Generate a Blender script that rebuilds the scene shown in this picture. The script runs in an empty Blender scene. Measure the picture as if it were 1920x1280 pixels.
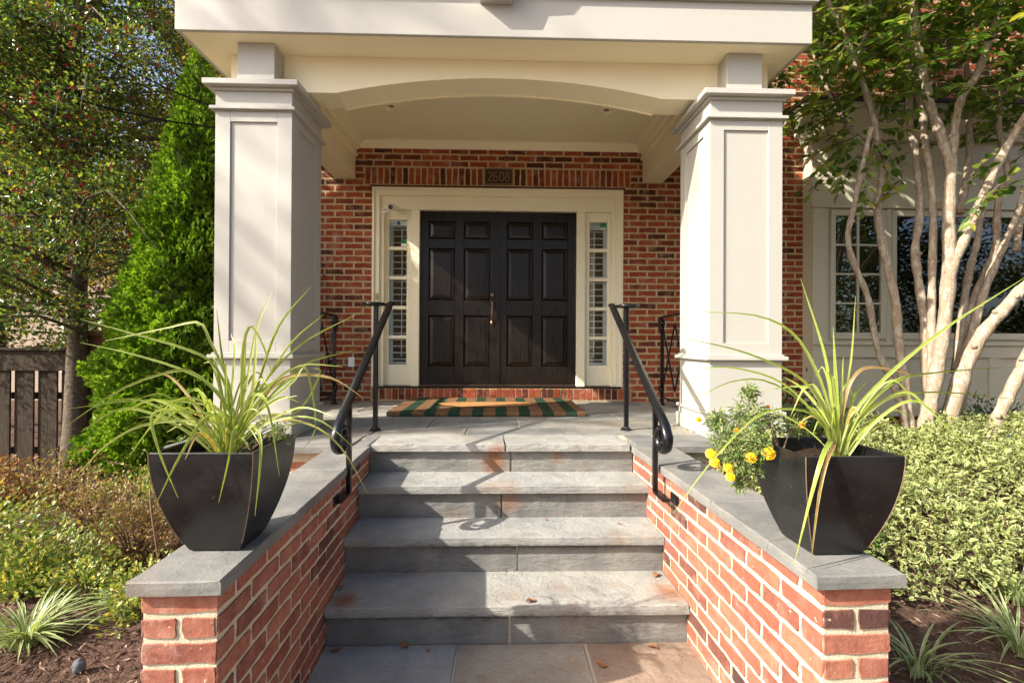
import bpy, bmesh, math, random
import numpy as np
from mathutils import Vector, Matrix

random.seed(7)
rng = np.random.default_rng(7)
scene = bpy.context.scene
COL = scene.collection

# ------------------------------------------------------------------ camera
F_PX, YAW, PITCH, ROLL = 907.0, 0.0275, 0.0045, 0.0050
CAM = Vector((-0.0633, -3.1602, 0.6574))
right = Vector((math.cos(YAW), -math.sin(YAW), 0))
fwd0 = Vector((math.sin(YAW), math.cos(YAW), 0))
fwd = fwd0 * math.cos(PITCH) + Vector((0, 0, 1)) * math.sin(PITCH)
up0 = Vector((0, 0, 1)) * math.cos(PITCH) - fwd0 * math.sin(PITCH)
r_ax = right * math.cos(ROLL) + up0 * math.sin(ROLL)
u_ax = up0 * math.cos(ROLL) - right * math.sin(ROLL)
cam_data = bpy.data.cameras.new('camera')
cam_data.sensor_width = 36.0
cam_data.lens = F_PX / 1920 * 36
cam_data.clip_start = 0.05
cam_data.clip_end = 1000
cam = bpy.data.objects.new('camera', cam_data)
COL.objects.link(cam)
M = Matrix((r_ax, u_ax, -fwd)).transposed().to_4x4()
M.translation = CAM
cam.matrix_world = M
scene.camera = cam

def ray(u, v):
    return r_ax * ((u - 960) / F_PX) - u_ax * ((v - 640) / F_PX) + fwd
def at(u, v, y):            # photo pixel -> point in the upright plane at depth y
    r = ray(u, v)
    return CAM + r * ((y - CAM.y) / r.y)
def atz(u, v, z):           # photo pixel -> point on the level plane z
    r = ray(u, v)
    return CAM + r * ((z - CAM.z) / r.z)

# ------------------------------------------------------------------ light
SUN = Vector((1.25, 0.58, -1.0)).normalized()
elev = math.asin(-SUN.z)
world = bpy.data.worlds.new('World')
scene.world = world
world.use_nodes = True
wn = world.node_tree
bg = wn.nodes['Background']
sky = wn.nodes.new('ShaderNodeTexSky')
sky.sky_type = 'NISHITA'
sky.sun_disc = False
sky.sun_elevation = elev
sky.sun_rotation = math.atan2(-SUN.x, -SUN.y)
sky.air_density = 0.8
sky.dust_density = 4.0
wn.links.new(sky.outputs[0], bg.inputs[0])
bg.inputs[1].default_value = 0.11
sl = bpy.data.lights.new('sun', 'SUN')
sl.energy = 3.75
sl.angle = math.radians(0.53)
sl.color = (1.0, 0.93, 0.81)
sun = bpy.data.objects.new('sun', sl)
sun.rotation_euler = SUN.to_track_quat('-Z', 'Y').to_euler()
sun.location = (-12, -6, 14)
COL.objects.link(sun)
scene.view_settings.view_transform = 'Standard'
scene.view_settings.look = 'None'
scene.view_settings.gamma = 1.0
scene.view_settings.exposure = 1.58
scene.cycles.max_bounces = 8
scene.cycles.diffuse_bounces = 5
scene.cycles.transparent_max_bounces = 8
scene.cycles.use_denoising = True

# ------------------------------------------------------------------ helpers
def tag(o, label=None, cat=None, group=None, kind=None):
    if label: o['label'] = label
    if cat: o['category'] = cat
    if group: o['group'] = group
    if kind: o['kind'] = kind
    return o
def link(name, mesh, parent=None, loc=None, rot=None, scale=None):
    o = bpy.data.objects.new(name, mesh)
    COL.objects.link(o)
    if parent: o.parent = parent
    if loc is not None: o.location = loc
    if rot is not None: o.rotation_euler = rot
    if scale is not None: o.scale = scale
    return o
def thing(name, label, cat, loc=(0, 0, 0), rz=0, group=None):
    o = link(name, None, None, loc, (0, 0, rz))
    o.empty_display_size = 0.1
    return tag(o, label, cat, group)

class MB:
    def __init__(s): s.v = []; s.f = []
    def add(s, vs, fs):
        k = len(s.v)
        s.v += [tuple(p) for p in vs]
        s.f += [tuple(i + k for i in f) for f in fs]
        return s
    def box(s, x0, x1, y0, y1, z0, z1):
        return s.add([(x0,y0,z0),(x1,y0,z0),(x1,y1,z0),(x0,y1,z0),(x0,y0,z1),(x1,y0,z1),(x1,y1,z1),(x0,y1,z1)],
                     [(0,3,2,1),(4,5,6,7),(0,1,5,4),(1,2,6,5),(2,3,7,6),(3,0,4,7)])
    def prism(s, pts, axis, a, b):        # polygon in the two other axes, extruded along axis a..b
        n = len(pts)
        def mk(p, t):
            return (t, p[0], p[1]) if axis == 'x' else (p[0], t, p[1]) if axis == 'y' else (p[0], p[1], t)
        vs = [mk(p, a) for p in pts] + [mk(p, b) for p in pts]
        fs = [tuple(range(n)), tuple(range(2*n-1, n-1, -1))]
        fs += [(i, i+n, (i+1) % n + n, (i+1) % n) for i in range(n)]
        return s.add(vs, fs)
    def tube(s, pts, rad, n=8, cap=True, flat=None):
        pts = [Vector(p) for p in pts]
        m = len(pts)
        if not isinstance(rad, (list, tuple)): rad = [rad] * m
        T = []
        for i in range(m):
            t = pts[min(i+1, m-1)] - pts[max(i-1, 0)]
            T.append(t.normalized() if t.length > 1e-9 else Vector((0, 0, 1)))
        ref = Vector((0, 0, 1)) if abs(T[0].z) < .9 else Vector((1, 0, 0))
        nrm = (ref - T[0] * ref.dot(T[0])).normalized()
        vs = []
        for i in range(m):
            nrm = (nrm - T[i] * nrm.dot(T[i]))
            nrm = nrm.normalized() if nrm.length > 1e-6 else T[i].orthogonal().normalized()
            b = T[i].cross(nrm)
            for k in range(n):
                a = 2 * math.pi * (k + .5) / n
                ca, sa = math.cos(a), math.sin(a)
                if flat: ca *= flat[0]; sa *= flat[1]
                vs.append(pts[i] + (nrm * ca + b * sa) * rad[i])
        fs = []
        for i in range(m-1):
            for k in range(n):
                fs.append((i*n+k, i*n+(k+1) % n, (i+1)*n+(k+1) % n, (i+1)*n+k))
        if cap:
            fs.append(tuple(range(n-1, -1, -1)))
            fs.append(tuple((m-1)*n+k for k in range(n)))
        return s.add(vs, fs)
    def lathe(s, prof, c=(0, 0, 0), n=16):
        vs = []; m = len(prof)
        for r, z in prof:
            for k in range(n):
                a = 2*math.pi*k/n
                vs.append((c[0]+r*math.cos(a), c[1]+r*math.sin(a), c[2]+z))
        fs = [(i*n+k, i*n+(k+1) % n, (i+1)*n+(k+1) % n, (i+1)*n+k) for i in range(m-1) for k in range(n)]
        fs += [tuple(range(n-1, -1, -1)), tuple((m-1)*n+k for k in range(n))]
        return s.add(vs, fs)
    def mesh(s, name, mat, smooth=False, bevel=0, seg=1):
        me = bpy.data.meshes.new(name)
        me.from_pydata(s.v, [], s.f)
        bm = bmesh.new(); bm.from_mesh(me)
        bmesh.ops.recalc_face_normals(bm, faces=bm.faces)
        if bevel:
            bmesh.ops.bevel(bm, geom=[e for e in bm.edges if e.calc_face_angle(0) > .5], offset=bevel, segments=seg, affect='EDGES', profile=.5)
        bm.to_mesh(me); bm.free()
        if smooth:
            me.polygons.foreach_set('use_smooth', [True]*len(me.polygons))
            if smooth != 2: me.set_sharp_from_angle(angle=math.radians(40))
        if mat: me.materials.append(mat)
        return me
    def build(s, name, mat, parent=None, smooth=False, bevel=0, seg=1, **k):
        return link(name, s.mesh(name, mat, smooth, bevel, seg), parent, **k)

def box(name, mat, parent, x0, x1, y0, y1, z0, z1, bevel=.003):
    return MB().box(x0, x1, y0, y1, z0, z1).build(name, mat, parent, bevel=bevel)

def np_mesh(name, V, F, mat, smooth=False, attr=None):
    """V (n,3), F (m,k) numpy -> mesh, fast"""
    me = bpy.data.meshes.new(name)
    V = np.asarray(V, np.float32); F = np.asarray(F, np.int32)
    me.vertices.add(len(V)); me.vertices.foreach_set('co', V.ravel())
    k = F.shape[1]
    me.loops.add(F.size); me.loops.foreach_set('vertex_index', F.ravel())
    me.polygons.add(len(F))
    me.polygons.foreach_set('loop_start', np.arange(0, F.size, k, dtype=np.int32))
    if smooth: me.polygons.foreach_set('use_smooth', np.ones(len(F), bool))
    me.update(calc_edges=True)
    if attr is not None:
        a = me.attributes.new('edge', 'FLOAT', 'POINT')
        a.data.foreach_set('value', np.asarray(attr, np.float32))
    me.materials.append(mat)
    return me

def norm(a):
    return a / np.maximum(np.linalg.norm(a, axis=-1, keepdims=True), 1e-9)
def rand_dirs(n, up=0.0):
    d = rng.normal(size=(n, 3)); d[:, 2] += up
    return norm(d)
def leaf_mesh(name, P, D, L, W, mat, fold=.25, nhint=None, wide=.45, shape='fold'):
    """many small leaves. P base points, D directions, L length, W width"""
    n = len(P)
    D = norm(D)
    if nhint is None: nhint = rng.normal(size=(n, 3)) * .7 + np.array([0, 0, 1.0])
    N = norm(nhint - D * np.sum(nhint * D, 1, keepdims=True))
    S = np.cross(D, N)
    L = np.broadcast_to(np.asarray(L, float).reshape(-1, 1) if np.ndim(L) else np.array([[L]]), (n, 1))
    W = np.broadcast_to(np.asarray(W, float).reshape(-1, 1) if np.ndim(W) else np.array([[W]]), (n, 1))
    base = P
    tip = P + D * L - N * L * .10
    if shape == 'fold':
        l = P + D * L * wide + S * W * .5 + N * W * fold
        r = P + D * L * wide - S * W * .5 + N * W * fold
        V = np.stack([base, l, tip, r], 1).reshape(-1, 3)
        b = np.arange(n)[:, None] * 4
        F = np.concatenate([b + np.array([[0, 1, 2]]), b + np.array([[0, 2, 3]])])
        at_ = np.tile([0.15, 1, .7, 1], n)
    else:                                # oval leaf with a rib: 8 verts, 6 tris
        m1 = P + D * L * .45
        l1 = P + D * L * .28 + S * W * .42 + N * W * fold; r1 = P + D * L * .28 - S * W * .42 + N * W * fold
        l2 = P + D * L * .62 + S * W * .45 + N * W * fold; r2 = P + D * L * .62 - S * W * .45 + N * W * fold
        V = np.stack([base, l1, l2, tip, r2, r1, m1], 1).reshape(-1, 3)
        b = np.arange(n)[:, None] * 7
        F = np.concatenate([b + np.array([t]) for t in ((0,1,6),(1,2,6),(2,3,6),(3,4,6),(4,5,6),(5,0,6))])
        at_ = np.tile([.6, 1, 1, 1, 1, 1, 0], n)
    return np_mesh(name, V, F, mat, attr=at_)

# ------------------------------------------------------------------ materials
class NT:
    def __init__(s, name):
        s.m = bpy.data.materials.new(name); s.m.use_nodes = True
        s.t = s.m.node_tree; s.n = s.t.nodes
        s.b = s.n['Principled BSDF']; s.out = s.n['Material Output']
    def node(s, typ, **k):
        x = s.n.new(typ)
        for a, v in k.items(): setattr(x, a, v)
        return x
    def L(s, a, b): s.t.links.new(a, b)
    def sock(s, inp, v):
        if hasattr(v, 'node'): s.L(v, inp)
        elif v is not None:
            if isinstance(v, (tuple, list)) and len(v) == 3 and inp.type == 'RGBA': v = (*v, 1)
            inp.default_value = v
    def coord(s, kind='Object', scale=(1, 1, 1)):
        if kind == 'World': o = s.node('ShaderNodeNewGeometry').outputs['Position']
        else: o = s.node('ShaderNodeTexCoord').outputs[kind]
        if scale != (1, 1, 1):
            mp = s.node('ShaderNodeMapping'); mp.inputs['Scale'].default_value = scale
            s.L(o, mp.inputs[0]); o = mp.outputs[0]
        return o
    def noise(s, scale, detail=4, rough=.55, vec=None, out='Fac'):
        x = s.node('ShaderNodeTexNoise')
        x.inputs['Scale'].default_value = scale; x.inputs['Detail'].default_value = detail; x.inputs['Roughness'].default_value = rough
        if vec is not None: s.L(vec, x.inputs['Vector'])
        return x.outputs[out]
    def ramp(s, fac, stops, interp='LINEAR'):
        x = s.node('ShaderNodeValToRGB'); cr = x.color_ramp; cr.interpolation = interp
        while len(cr.elements) > 1: cr.elements.remove(cr.elements[0])
        cr.elements[0].position = stops[0][0]
        c = stops[0][1]; cr.elements[0].color = (*c, 1) if isinstance(c, tuple) else (c, c, c, 1)
        for p, c in stops[1:]:
            e = cr.elements.new(p); e.color = (*c, 1) if isinstance(c, tuple) else (c, c, c, 1)
        s.sock(x.inputs[0], fac)
        return x.outputs[0]
    def mix(s, fac, a, b, mode='MIX'):
        x = s.node('ShaderNodeMix', data_type='RGBA', blend_type=mode)
        s.sock(x.inputs[0], fac); s.sock(x.inputs[6], a); s.sock(x.inputs[7], b)
        return x.outputs[2]
    def math(s, op, a, b=None, c=None):
        x = s.node('ShaderNodeMath', operation=op)
        s.sock(x.inputs[0], a)
        if b is not None: s.sock(x.inputs[1], b)
        if c is not None: s.sock(x.inputs[2], c)
        return x.outputs[0]
    def rnd(s):          # random per object and per island, 0..1
        a = s.node('ShaderNodeObjectInfo').outputs['Random']
        b = s.node('ShaderNodeNewGeometry').outputs['Random Per Island']
        return s.math('FRACT', s.math('ADD', a, s.math('MULTIPLY', b, 7.13)))
    def bump(s, h, strength=.3, dist=.01):
        x = s.node('ShaderNodeBump'); x.inputs['Strength'].default_value = strength; x.inputs['Distance'].default_value = dist
        s.L(h, x.inputs['Height']); s.L(x.outputs[0], s.b.inputs['Normal'])
    def set(s, **k):
        names = dict(color='Base Color', rough='Roughness', spec='Specular IOR Level', metal='Metallic', coat='Coat Weight')
        for a, v in k.items(): s.sock(s.b.inputs[names[a]], v)
        return s

def simple(name, color, rough=.6, spec=.5, metal=0, bump=None, var=.12, vscale=6):
    t = NT(name)
    w = t.coord('World')
    n = t.noise(vscale, 5, .6, w)
    c = t.mix(n, tuple(x*(1-var) for x in color), tuple(min(1, x*(1+var)) for x in color))
    t.set(color=c, rough=rough, spec=spec, metal=metal)
    if bump: t.bump(t.noise(bump[0], 4, .6, w), bump[1], bump[2])
    return t.m

def m_paint(name, col, rough=.42):
    t = NT(name); w = t.coord('World')
    n = t.noise(3, 5, .6, w)
    c = t.mix(n, tuple(x*.93 for x in col), col)
    sp = t.noise(26, 3, .5, w)
    c = t.mix(t.ramp(sp, [(.30, .10), (.42, 0.0)]), c, tuple(x*.72 for x in (col[0], col[1]*.97, col[2]*.88)))
    t.set(color=c, rough=rough, spec=.35)
    ws = t.coord('World', (14, 14, 160))
    t.bump(t.noise(1.6, 3, .5, ws), .10, .004)
    return t.m
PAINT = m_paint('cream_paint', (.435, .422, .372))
PORCH_LIFT = m_paint('porch_lifted_cream', (.88, .79, .55))  # the trim cream, lightened and yellowed to replace bounce light under the porch
PAINT_LIFT = m_paint('lifted_cream_paint', (.86, .79, .58))  # same cream again, lightened to make up for weak light around the door
BAY_SHADED = m_paint('bay_shaded_cream', (.56, .53, .39))  # same cream as the trim, with the shade on the bay mixed in

def m_brick(name, deep=False):
    t = NT(name); w = t.coord('World')
    r = t.rnd()
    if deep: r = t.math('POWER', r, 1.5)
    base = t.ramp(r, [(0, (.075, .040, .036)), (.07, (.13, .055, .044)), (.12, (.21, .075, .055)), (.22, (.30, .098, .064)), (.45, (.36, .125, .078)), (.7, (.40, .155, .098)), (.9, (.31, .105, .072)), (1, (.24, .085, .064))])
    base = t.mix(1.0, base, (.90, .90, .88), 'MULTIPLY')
    if deep: base = t.mix(1.0, base, (.98, .54, .33), 'MULTIPLY')  # porch shade and its warm bounce put into the brick tint
    n = t.noise(42, 6, .65, w)
    c = t.mix(t.ramp(n, [(.28, .75), (.6, 0.0)]), base, t.mix(.5, base, (.03, .015, .012)), 'MIX')
    n2 = t.noise(9, 5, .6, w)
    c = t.mix(t.ramp(n2, [(.50, 0.0), (.72, .55)]), c, (.45, .21, .14))
    n3 = t.noise(3.3, 6, .7, w)
    c = t.mix(t.ramp(n3, [(.58, 0.0), (.78, .55)]), c, (.58, .47, .40))
    sm = t.noise(30, 5, .7, w)
    if not deep: c = t.mix(t.ramp(sm, [(.64, 0.0), (.70, .75)]), c, (.56, .46, .33))
    t.set(color=c, rough=.85, spec=.25)
    b = t.math('ADD', t.noise(70, 5, .7, w), t.math('MULTIPLY', t.noise(14, 3, .5, w), .8))
    t.bump(b, .55, .006)
    return t.m
BRICK = m_brick('red_brick')
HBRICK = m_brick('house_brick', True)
def m_mortar(name='mortar', tint=(1, 1, 1)):
    t = NT(name); w = t.coord('World')
    n = t.noise(5, 6, .65, w); g = t.noise(160, 3, .6, w)
    c = t.ramp(n, [(.3, (.44, .365, .25)), (.5, (.54, .47, .34)), (.75, (.60, .53, .42))])
    c = t.mix(t.ramp(g, [(.3, .5), (.55, 0.0)]), c, (.36, .29, .19))
    c = t.mix(1.0, c, tint, 'MULTIPLY')
    t.set(color=c, rough=.95, spec=.1)
    t.bump(t.math('ADD', g, t.noise(28, 3, .6, w)), .5, .006)
    return t.m
MORTAR = m_mortar()
HMORTAR = m_mortar('house_mortar', (.92, .82, .62))  # yellowed, warm bounce light put into the mortar tint

def m_stone(name, stops, rust=.35, stains=(), rough=.72, cleft=.6):
    t = NT(name); w = t.coord('World')
    base = t.ramp(t.rnd(), stops)
    n = t.noise(5, 7, .68, w)
    c = t.mix(t.ramp(n, [(.3, .0), (.75, .75)]), base, t.mix(.55, base, (.42, .39, .33)))
    n1 = t.noise(2.4, 6, .7, w)
    c = t.mix(t.ramp(n1, [(.3, .75), (.55, 0.0)]), c, t.mix(.5, base, (.07, .072, .07)))
    g = t.noise(190, 3, .6, w)
    c = t.mix(t.ramp(g, [(.32, .45), (.46, 0.0)]), c, (.07, .07, .065))
    nr = t.noise(3.1, 5, .62, w)
    c = t.mix(t.ramp(nr, [(.56, 0.0), (.72, rust)]), c, (.22, .12, .06))
    wob = t.noise(26, 7, .72, w)
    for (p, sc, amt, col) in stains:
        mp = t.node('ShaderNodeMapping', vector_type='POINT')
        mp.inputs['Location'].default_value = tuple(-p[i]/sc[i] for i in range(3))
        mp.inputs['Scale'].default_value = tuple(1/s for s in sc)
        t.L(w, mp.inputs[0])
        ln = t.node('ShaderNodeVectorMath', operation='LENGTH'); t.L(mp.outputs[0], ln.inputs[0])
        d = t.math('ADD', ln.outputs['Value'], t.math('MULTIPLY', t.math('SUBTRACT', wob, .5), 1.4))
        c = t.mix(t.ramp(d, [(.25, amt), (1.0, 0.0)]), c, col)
    t.set(color=c, rough=rough, spec=.3)
    cl = t.noise(11, 7, .62, t.coord('World', (1, 1, 4)))
    t.bump(t.math('ADD', t.math('ADD', t.math('MULTIPLY', t.ramp(cl, [(.40, 0.0), (.44, .5), (.55, .55), (.60, 1.0)]), .6), t.noise(7, 6, .65, w)), t.math('MULTIPLY', g, .3)), cleft, .014)
    return t.m
RUST = (.23, .085, .025)
STEP = m_stone('bluestone_step', [(0, (.265, .272, .262)), (.4, (.30, .298, .278)), (.7, (.25, .262, .255)), (1, (.30, .29, .26))], .5,
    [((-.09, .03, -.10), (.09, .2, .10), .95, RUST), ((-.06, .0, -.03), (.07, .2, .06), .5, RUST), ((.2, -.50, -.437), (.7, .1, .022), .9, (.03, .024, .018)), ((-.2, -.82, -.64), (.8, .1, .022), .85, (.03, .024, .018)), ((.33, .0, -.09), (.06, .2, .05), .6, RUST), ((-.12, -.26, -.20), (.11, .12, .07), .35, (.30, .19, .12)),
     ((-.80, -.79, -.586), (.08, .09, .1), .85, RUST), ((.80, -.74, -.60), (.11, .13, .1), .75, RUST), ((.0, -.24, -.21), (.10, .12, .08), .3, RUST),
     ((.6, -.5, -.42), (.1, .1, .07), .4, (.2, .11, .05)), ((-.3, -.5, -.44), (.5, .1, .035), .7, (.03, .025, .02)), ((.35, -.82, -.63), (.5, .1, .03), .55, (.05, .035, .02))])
RISER = m_stone('bluestone_riser_shaded', [(0, (.145, .15, .145)), (.5, (.175, .175, .162)), (1, (.12, .13, .13))], .6,  # riser shade and stains both put into the darker stone colour
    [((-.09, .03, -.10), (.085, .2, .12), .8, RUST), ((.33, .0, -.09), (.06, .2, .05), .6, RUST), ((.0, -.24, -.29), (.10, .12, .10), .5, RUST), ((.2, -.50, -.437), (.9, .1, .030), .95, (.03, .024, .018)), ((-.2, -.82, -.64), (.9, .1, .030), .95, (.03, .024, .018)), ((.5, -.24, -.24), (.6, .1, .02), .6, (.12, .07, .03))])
COPING = m_stone('bluestone_coping', [(0, (.112, .12, .122)), (.4, (.14, .138, .13)), (1, (.12, .126, .124))], .25, cleft=.28)
FLAG = m_stone('flagstone', [(0, (.22, .235, .23)), (.25, (.30, .29, .25)), (.5, (.25, .22, .17)), (.75, (.18, .195, .19)), (1, (.32, .28, .22))], .35)
PATHS = [m_stone('path_stone_blue', [(0, (.25, .28, .29)), (1, (.27, .28, .27))], .25), m_stone('path_stone_tan', [(0, (.30, .25, .18)), (1, (.26, .23, .18))], .8), m_stone('path_stone_brown', [(0, (.26, .16, .10)), (1, (.23, .15, .10))], .6)]

def m_wood_dark():
    t = NT('dark_stained_wood'); w = t.coord('World', (26, 26, 2.2))
    n = t.noise(2.4, 6, .65, w)
    c = t.ramp(n, [(.3, (.007, .0045, .003)), (.6, (.013, .008, .0055)), (.8, (.022, .014, .009))])
    t.set(color=c, rough=t.ramp(n, [(.3, .24), (.7, .38)]), spec=.32)
    t.bump(n, .12, .003)
    return t.m
DOORW = m_wood_dark()
IRON = simple('black_iron', (.006, .006, .007), .24, .38, 0, (40, .12, .003), .4, 30)
BRONZE = simple('aged_bronze', (.20, .13, .09), .32, .5, .8, None, .3, 40)
PLATE = simple('plaque_dark_bronze', (.035, .022, .014), .5, .4, .3, (60, .2, .003))
PLATE_L = simple('plaque_letter_bronze', (.23, .13, .06), .42, .5, .4, None, .25, 50)
LINTEL = simple('painted_steel', (.085, .022, .014), .55, .4, 0, (30, .2, .003))
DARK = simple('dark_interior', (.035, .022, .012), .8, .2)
INTER = simple('warm_interior', (.34, .20, .08), .8, .2)
LOUV = simple('shutter_paint', (.82, .84, .80), .4, .4, 0, None, .05)
WHITEP = simple('white_plastic', (.88, .88, .87), .35, .5, 0, None, .03)
BLACKP = simple('black_plastic', (.01, .01, .012), .15, .6)
GREENS = simple('green_sticker', (.005, .22, .05), .4, .4)
BLUES = simple('blue_sticker', (.02, .045, .18), .4, .4)
GREYS = simple('grey_sticker', (.45, .52, .50), .4, .4)

def m_glass(name, tint=(.9, .95, .93), k=3.6):
    t = NT(name)
    t.n.remove(t.b)
    tr = t.node('ShaderNodeBsdfTransparent'); tr.inputs[0].default_value = (*tint, 1)
    gl = t.node('ShaderNodeBsdfGlossy'); gl.inputs['Roughness'].default_value = .015
    fr = t.node('ShaderNodeFresnel'); fr.inputs[0].default_value = 1.5
    mx = t.node('ShaderNodeMixShader')
    f = t.math('MINIMUM', t.math('MULTIPLY', fr.outputs[0], k), 1.0)
    t.L(f, mx.inputs[0]); t.L(tr.outputs[0], mx.inputs[1]); t.L(gl.outputs[0], mx.inputs[2])
    t.L(mx.outputs[0], t.out.inputs[0])
    return t.m
GLASS = m_glass('window_glass')
SGLASS = m_glass('sidelight_glass', (.96, .98, .97), 1.1)

def m_pot():
    t = NT('black_glazed_planter'); w = t.coord('World')
    n = t.noise(7, 6, .65, w); sp = t.noise(60, 4, .7, w)
    c = t.mix(t.ramp(n, [(.42, 0.0), (.75, .5)]), (.006, .006, .007), (.024, .023, .022))
    c = t.mix(t.ramp(sp, [(.68, 0.0), (.72, .7)]), c, (.20, .17, .13))
    t.set(color=c, rough=t.ramp(n, [(.3, .22), (.7, .44)]), spec=.48)
    t.bump(n, .08, .004)
    return t.m
POT = m_pot()
POTEDGE = simple('worn_planter_edge', (.15, .10, .06), .45, .4, 0, None, .5, 40)
SOIL = simple('potting_soil', (.035, .022, .015), .95, .1, 0, (60, .9, .02), .5, 60)

def m_leaf(name, stops, rough=.45, trans=.3, spec=.35, edge=None, tint=1.35):
    t = NT(name)
    c = t.ramp(t.rnd(), stops)
    w = t.coord('World')
    c = t.mix(t.math('MULTIPLY', t.noise(2.3, 3, .5, w), .45), c, t.mix(1.0, c, (.55, .62, .45), 'MULTIPLY'))
    if edge:
        a = t.node('ShaderNodeAttribute', attribute_name='edge').outputs['Fac']
        n = t.noise(55, 2, .5, w)
        e = t.math('ADD', a, t.math('MULTIPLY', t.math('SUBTRACT', n, .5), .9))
        c = t.mix(t.ramp(e, [(edge[0]-.15, 0.0), (edge[0]+.35, .9)]), c, edge[1])
    t.set(color=c, rough=rough, spec=spec)
    tr = t.node('ShaderNodeBsdfTranslucent')
    t.L(t.mix(1.0, c, (tint, tint*1.05, tint*.5), 'MULTIPLY'), tr.inputs[0])
    mx = t.node('ShaderNodeMixShader'); mx.inputs[0].default_value = trans
    t.L(t.b.outputs[0], mx.inputs[1]); t.L(tr.outputs[0], mx.inputs[2]); t.L(mx.outputs[0], t.out.inputs[0])
    return t.m
def m_bark(name, stops, scale=(6, 6, 2), bump=.5):
    t = NT(name); w = t.coord('World', scale)
    n = t.noise(3, 6, .65, w)
    c = t.ramp(n, stops)
    t.set(color=c, rough=.85, spec=.2)
    t.bump(t.noise(8, 5, .6, w), bump, .01)
    return t.m
BARK = m_bark('holly_bark', [(.3, (.055, .042, .030)), (.55, (.12, .095, .070)), (.75, (.19, .16, .12))], (10, 10, 10))
BARK2 = m_bark('grey_brown_bark', [(.3, (.05, .04, .03)), (.7, (.13, .10, .08))])
CRAPE = m_bark('peeling_crape_bark', [(.30, (.11, .07, .045)), (.38, (.30, .21, .14)), (.44, (.33, .26, .185)), (.50, (.22, .17, .12)), (.53, (.37, .315, .24)), (.62, (.385, .33, .26)), (.65, (.36, .32, .27)), (.72, (.42, .36, .285))], (9, 9, 4), .8)
TWIG = m_bark('twig_bark', [(.3, (.10, .06, .04)), (.7, (.22, .15, .10))])
HOLLY = m_leaf('holly_leaf', [(0, (.032, .072, .022)), (.45, (.072, .13, .034)), (.75, (.17, .21, .040)), (.93, (.32, .32, .055)), (1, (.42, .24, .04))], .24, .46, .6)
BERRY = simple('red_berry', (.42, .025, .015), .3, .5)
THUJA = m_leaf('arborvitae_leaf', [(0, (.055, .12, .008)), (.4, (.13, .24, .015)), (.8, (.215, .335, .03)), (1, (.32, .38, .08))], .6, .40, .12)
CRLEAF = m_leaf('crape_leaf', [(0, (.055, .115, .02)), (.5, (.115, .19, .03)), (.85, (.22, .28, .05)), (1, (.42, .36, .05))], .38, .50, .4)
VARIEG = m_leaf('variegated_leaf', [(0, (.06, .11, .022)), (.35, (.14, .20, .04)), (.75, (.22, .28, .065)), (1, (.32, .34, .11))], .45, .28, .35, (.58, (.47, .47, .23)))
GOLDEN = m_leaf('golden_leaf', [(0, (.10, .17, .035)), (.45, (.22, .28, .06)), (.75, (.40, .42, .13)), (.93, (.55, .48, .14)), (1, (.58, .38, .05))], .4, .25, .4)
BRONZEL = m_leaf('bronze_leaf', [(0, (.20, .12, .065)), (.4, (.33, .20, .115)), (.7, (.30, .26, .11)), (1, (.42, .21, .09))], .5, .25, .3)
RUSTL = m_leaf('rust_leaf', [(0, (.36, .13, .05)), (.5, (.40, .18, .07)), (1, (.24, .15, .07))], .5, .25, .3)
BOX = m_leaf('boxwood_leaf', [(0, (.04, .10, .015)), (.5, (.075, .16, .022)), (1, (.16, .23, .04))], .4, .25, .4)
NAND = m_leaf('nandina_leaf', [(0, (.02, .06, .022)), (.5, (.05, .12, .04)), (1, (.10, .17, .06))], .35, .25, .45)
LIRI = m_leaf('liriope_leaf', [(0, (.13, .20, .05)), (.6, (.23, .31, .10)), (1, (.34, .38, .15))], .4, .28, .4, (.62, (.58, .58, .36)))
SPIKE = m_leaf('spike_leaf', [(0, (.20, .27, .03)), (.5, (.30, .37, .06)), (.85, (.40, .45, .12)), (.93, (.42, .36, .07)), (.96, (.30, .17, .06)), (1, (.26, .14, .05))], .38, .35, .4, (.80, (.46, .48, .20)), 1.2)
MARIF = m_leaf('marigold_foliage', [(0, (.12, .20, .05)), (.6, (.22, .28, .09)), (1, (.32, .30, .15))], .5, .25, .3)
PETAL = simple('marigold_petal', (.78, .42, .008), .55, .3, 0, None, .25, 90)
PETALO = simple('marigold_petal_orange', (.72, .24, .005), .55, .3, 0, None, .25, 90)
AUTUMN = m_leaf('autumn_leaf', [(0, (.10, .11, .02)), (.4, (.28, .20, .04)), (.7, (.42, .24, .06)), (1, (.16, .16, .03))], .5, .4, .3)
SHADE_L = m_leaf('street_tree_leaf', [(0, (.04, .075, .015)), (.6, (.09, .12, .025)), (1, (.24, .16, .04))], .5, .35, .3)
DRYLEAF = simple('dry_leaf', (.25, .11, .045), .7, .2, 0, (50, .4, .004), .45, 25)
FENCEW = m_bark('weathered_fence', [(.3, (.020, .014, .009)), (.55, (.044, .032, .021)), (.8, (.080, .064, .046))], (22, 22, 2.2), .35)
POSTW = m_bark('brown_post_wood', [(.3, (.13, .065, .035)), (.8, (.25, .14, .08))], (16, 16, 2), .3)
ROCK = simple('grey_rock', (.10, .105, .115), .8, .2, 0, (25, .6, .02), .3, 14)
CABLE = simple('cable_rubber', (.006, .006, .006), .95, .0)
COIR = None
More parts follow.
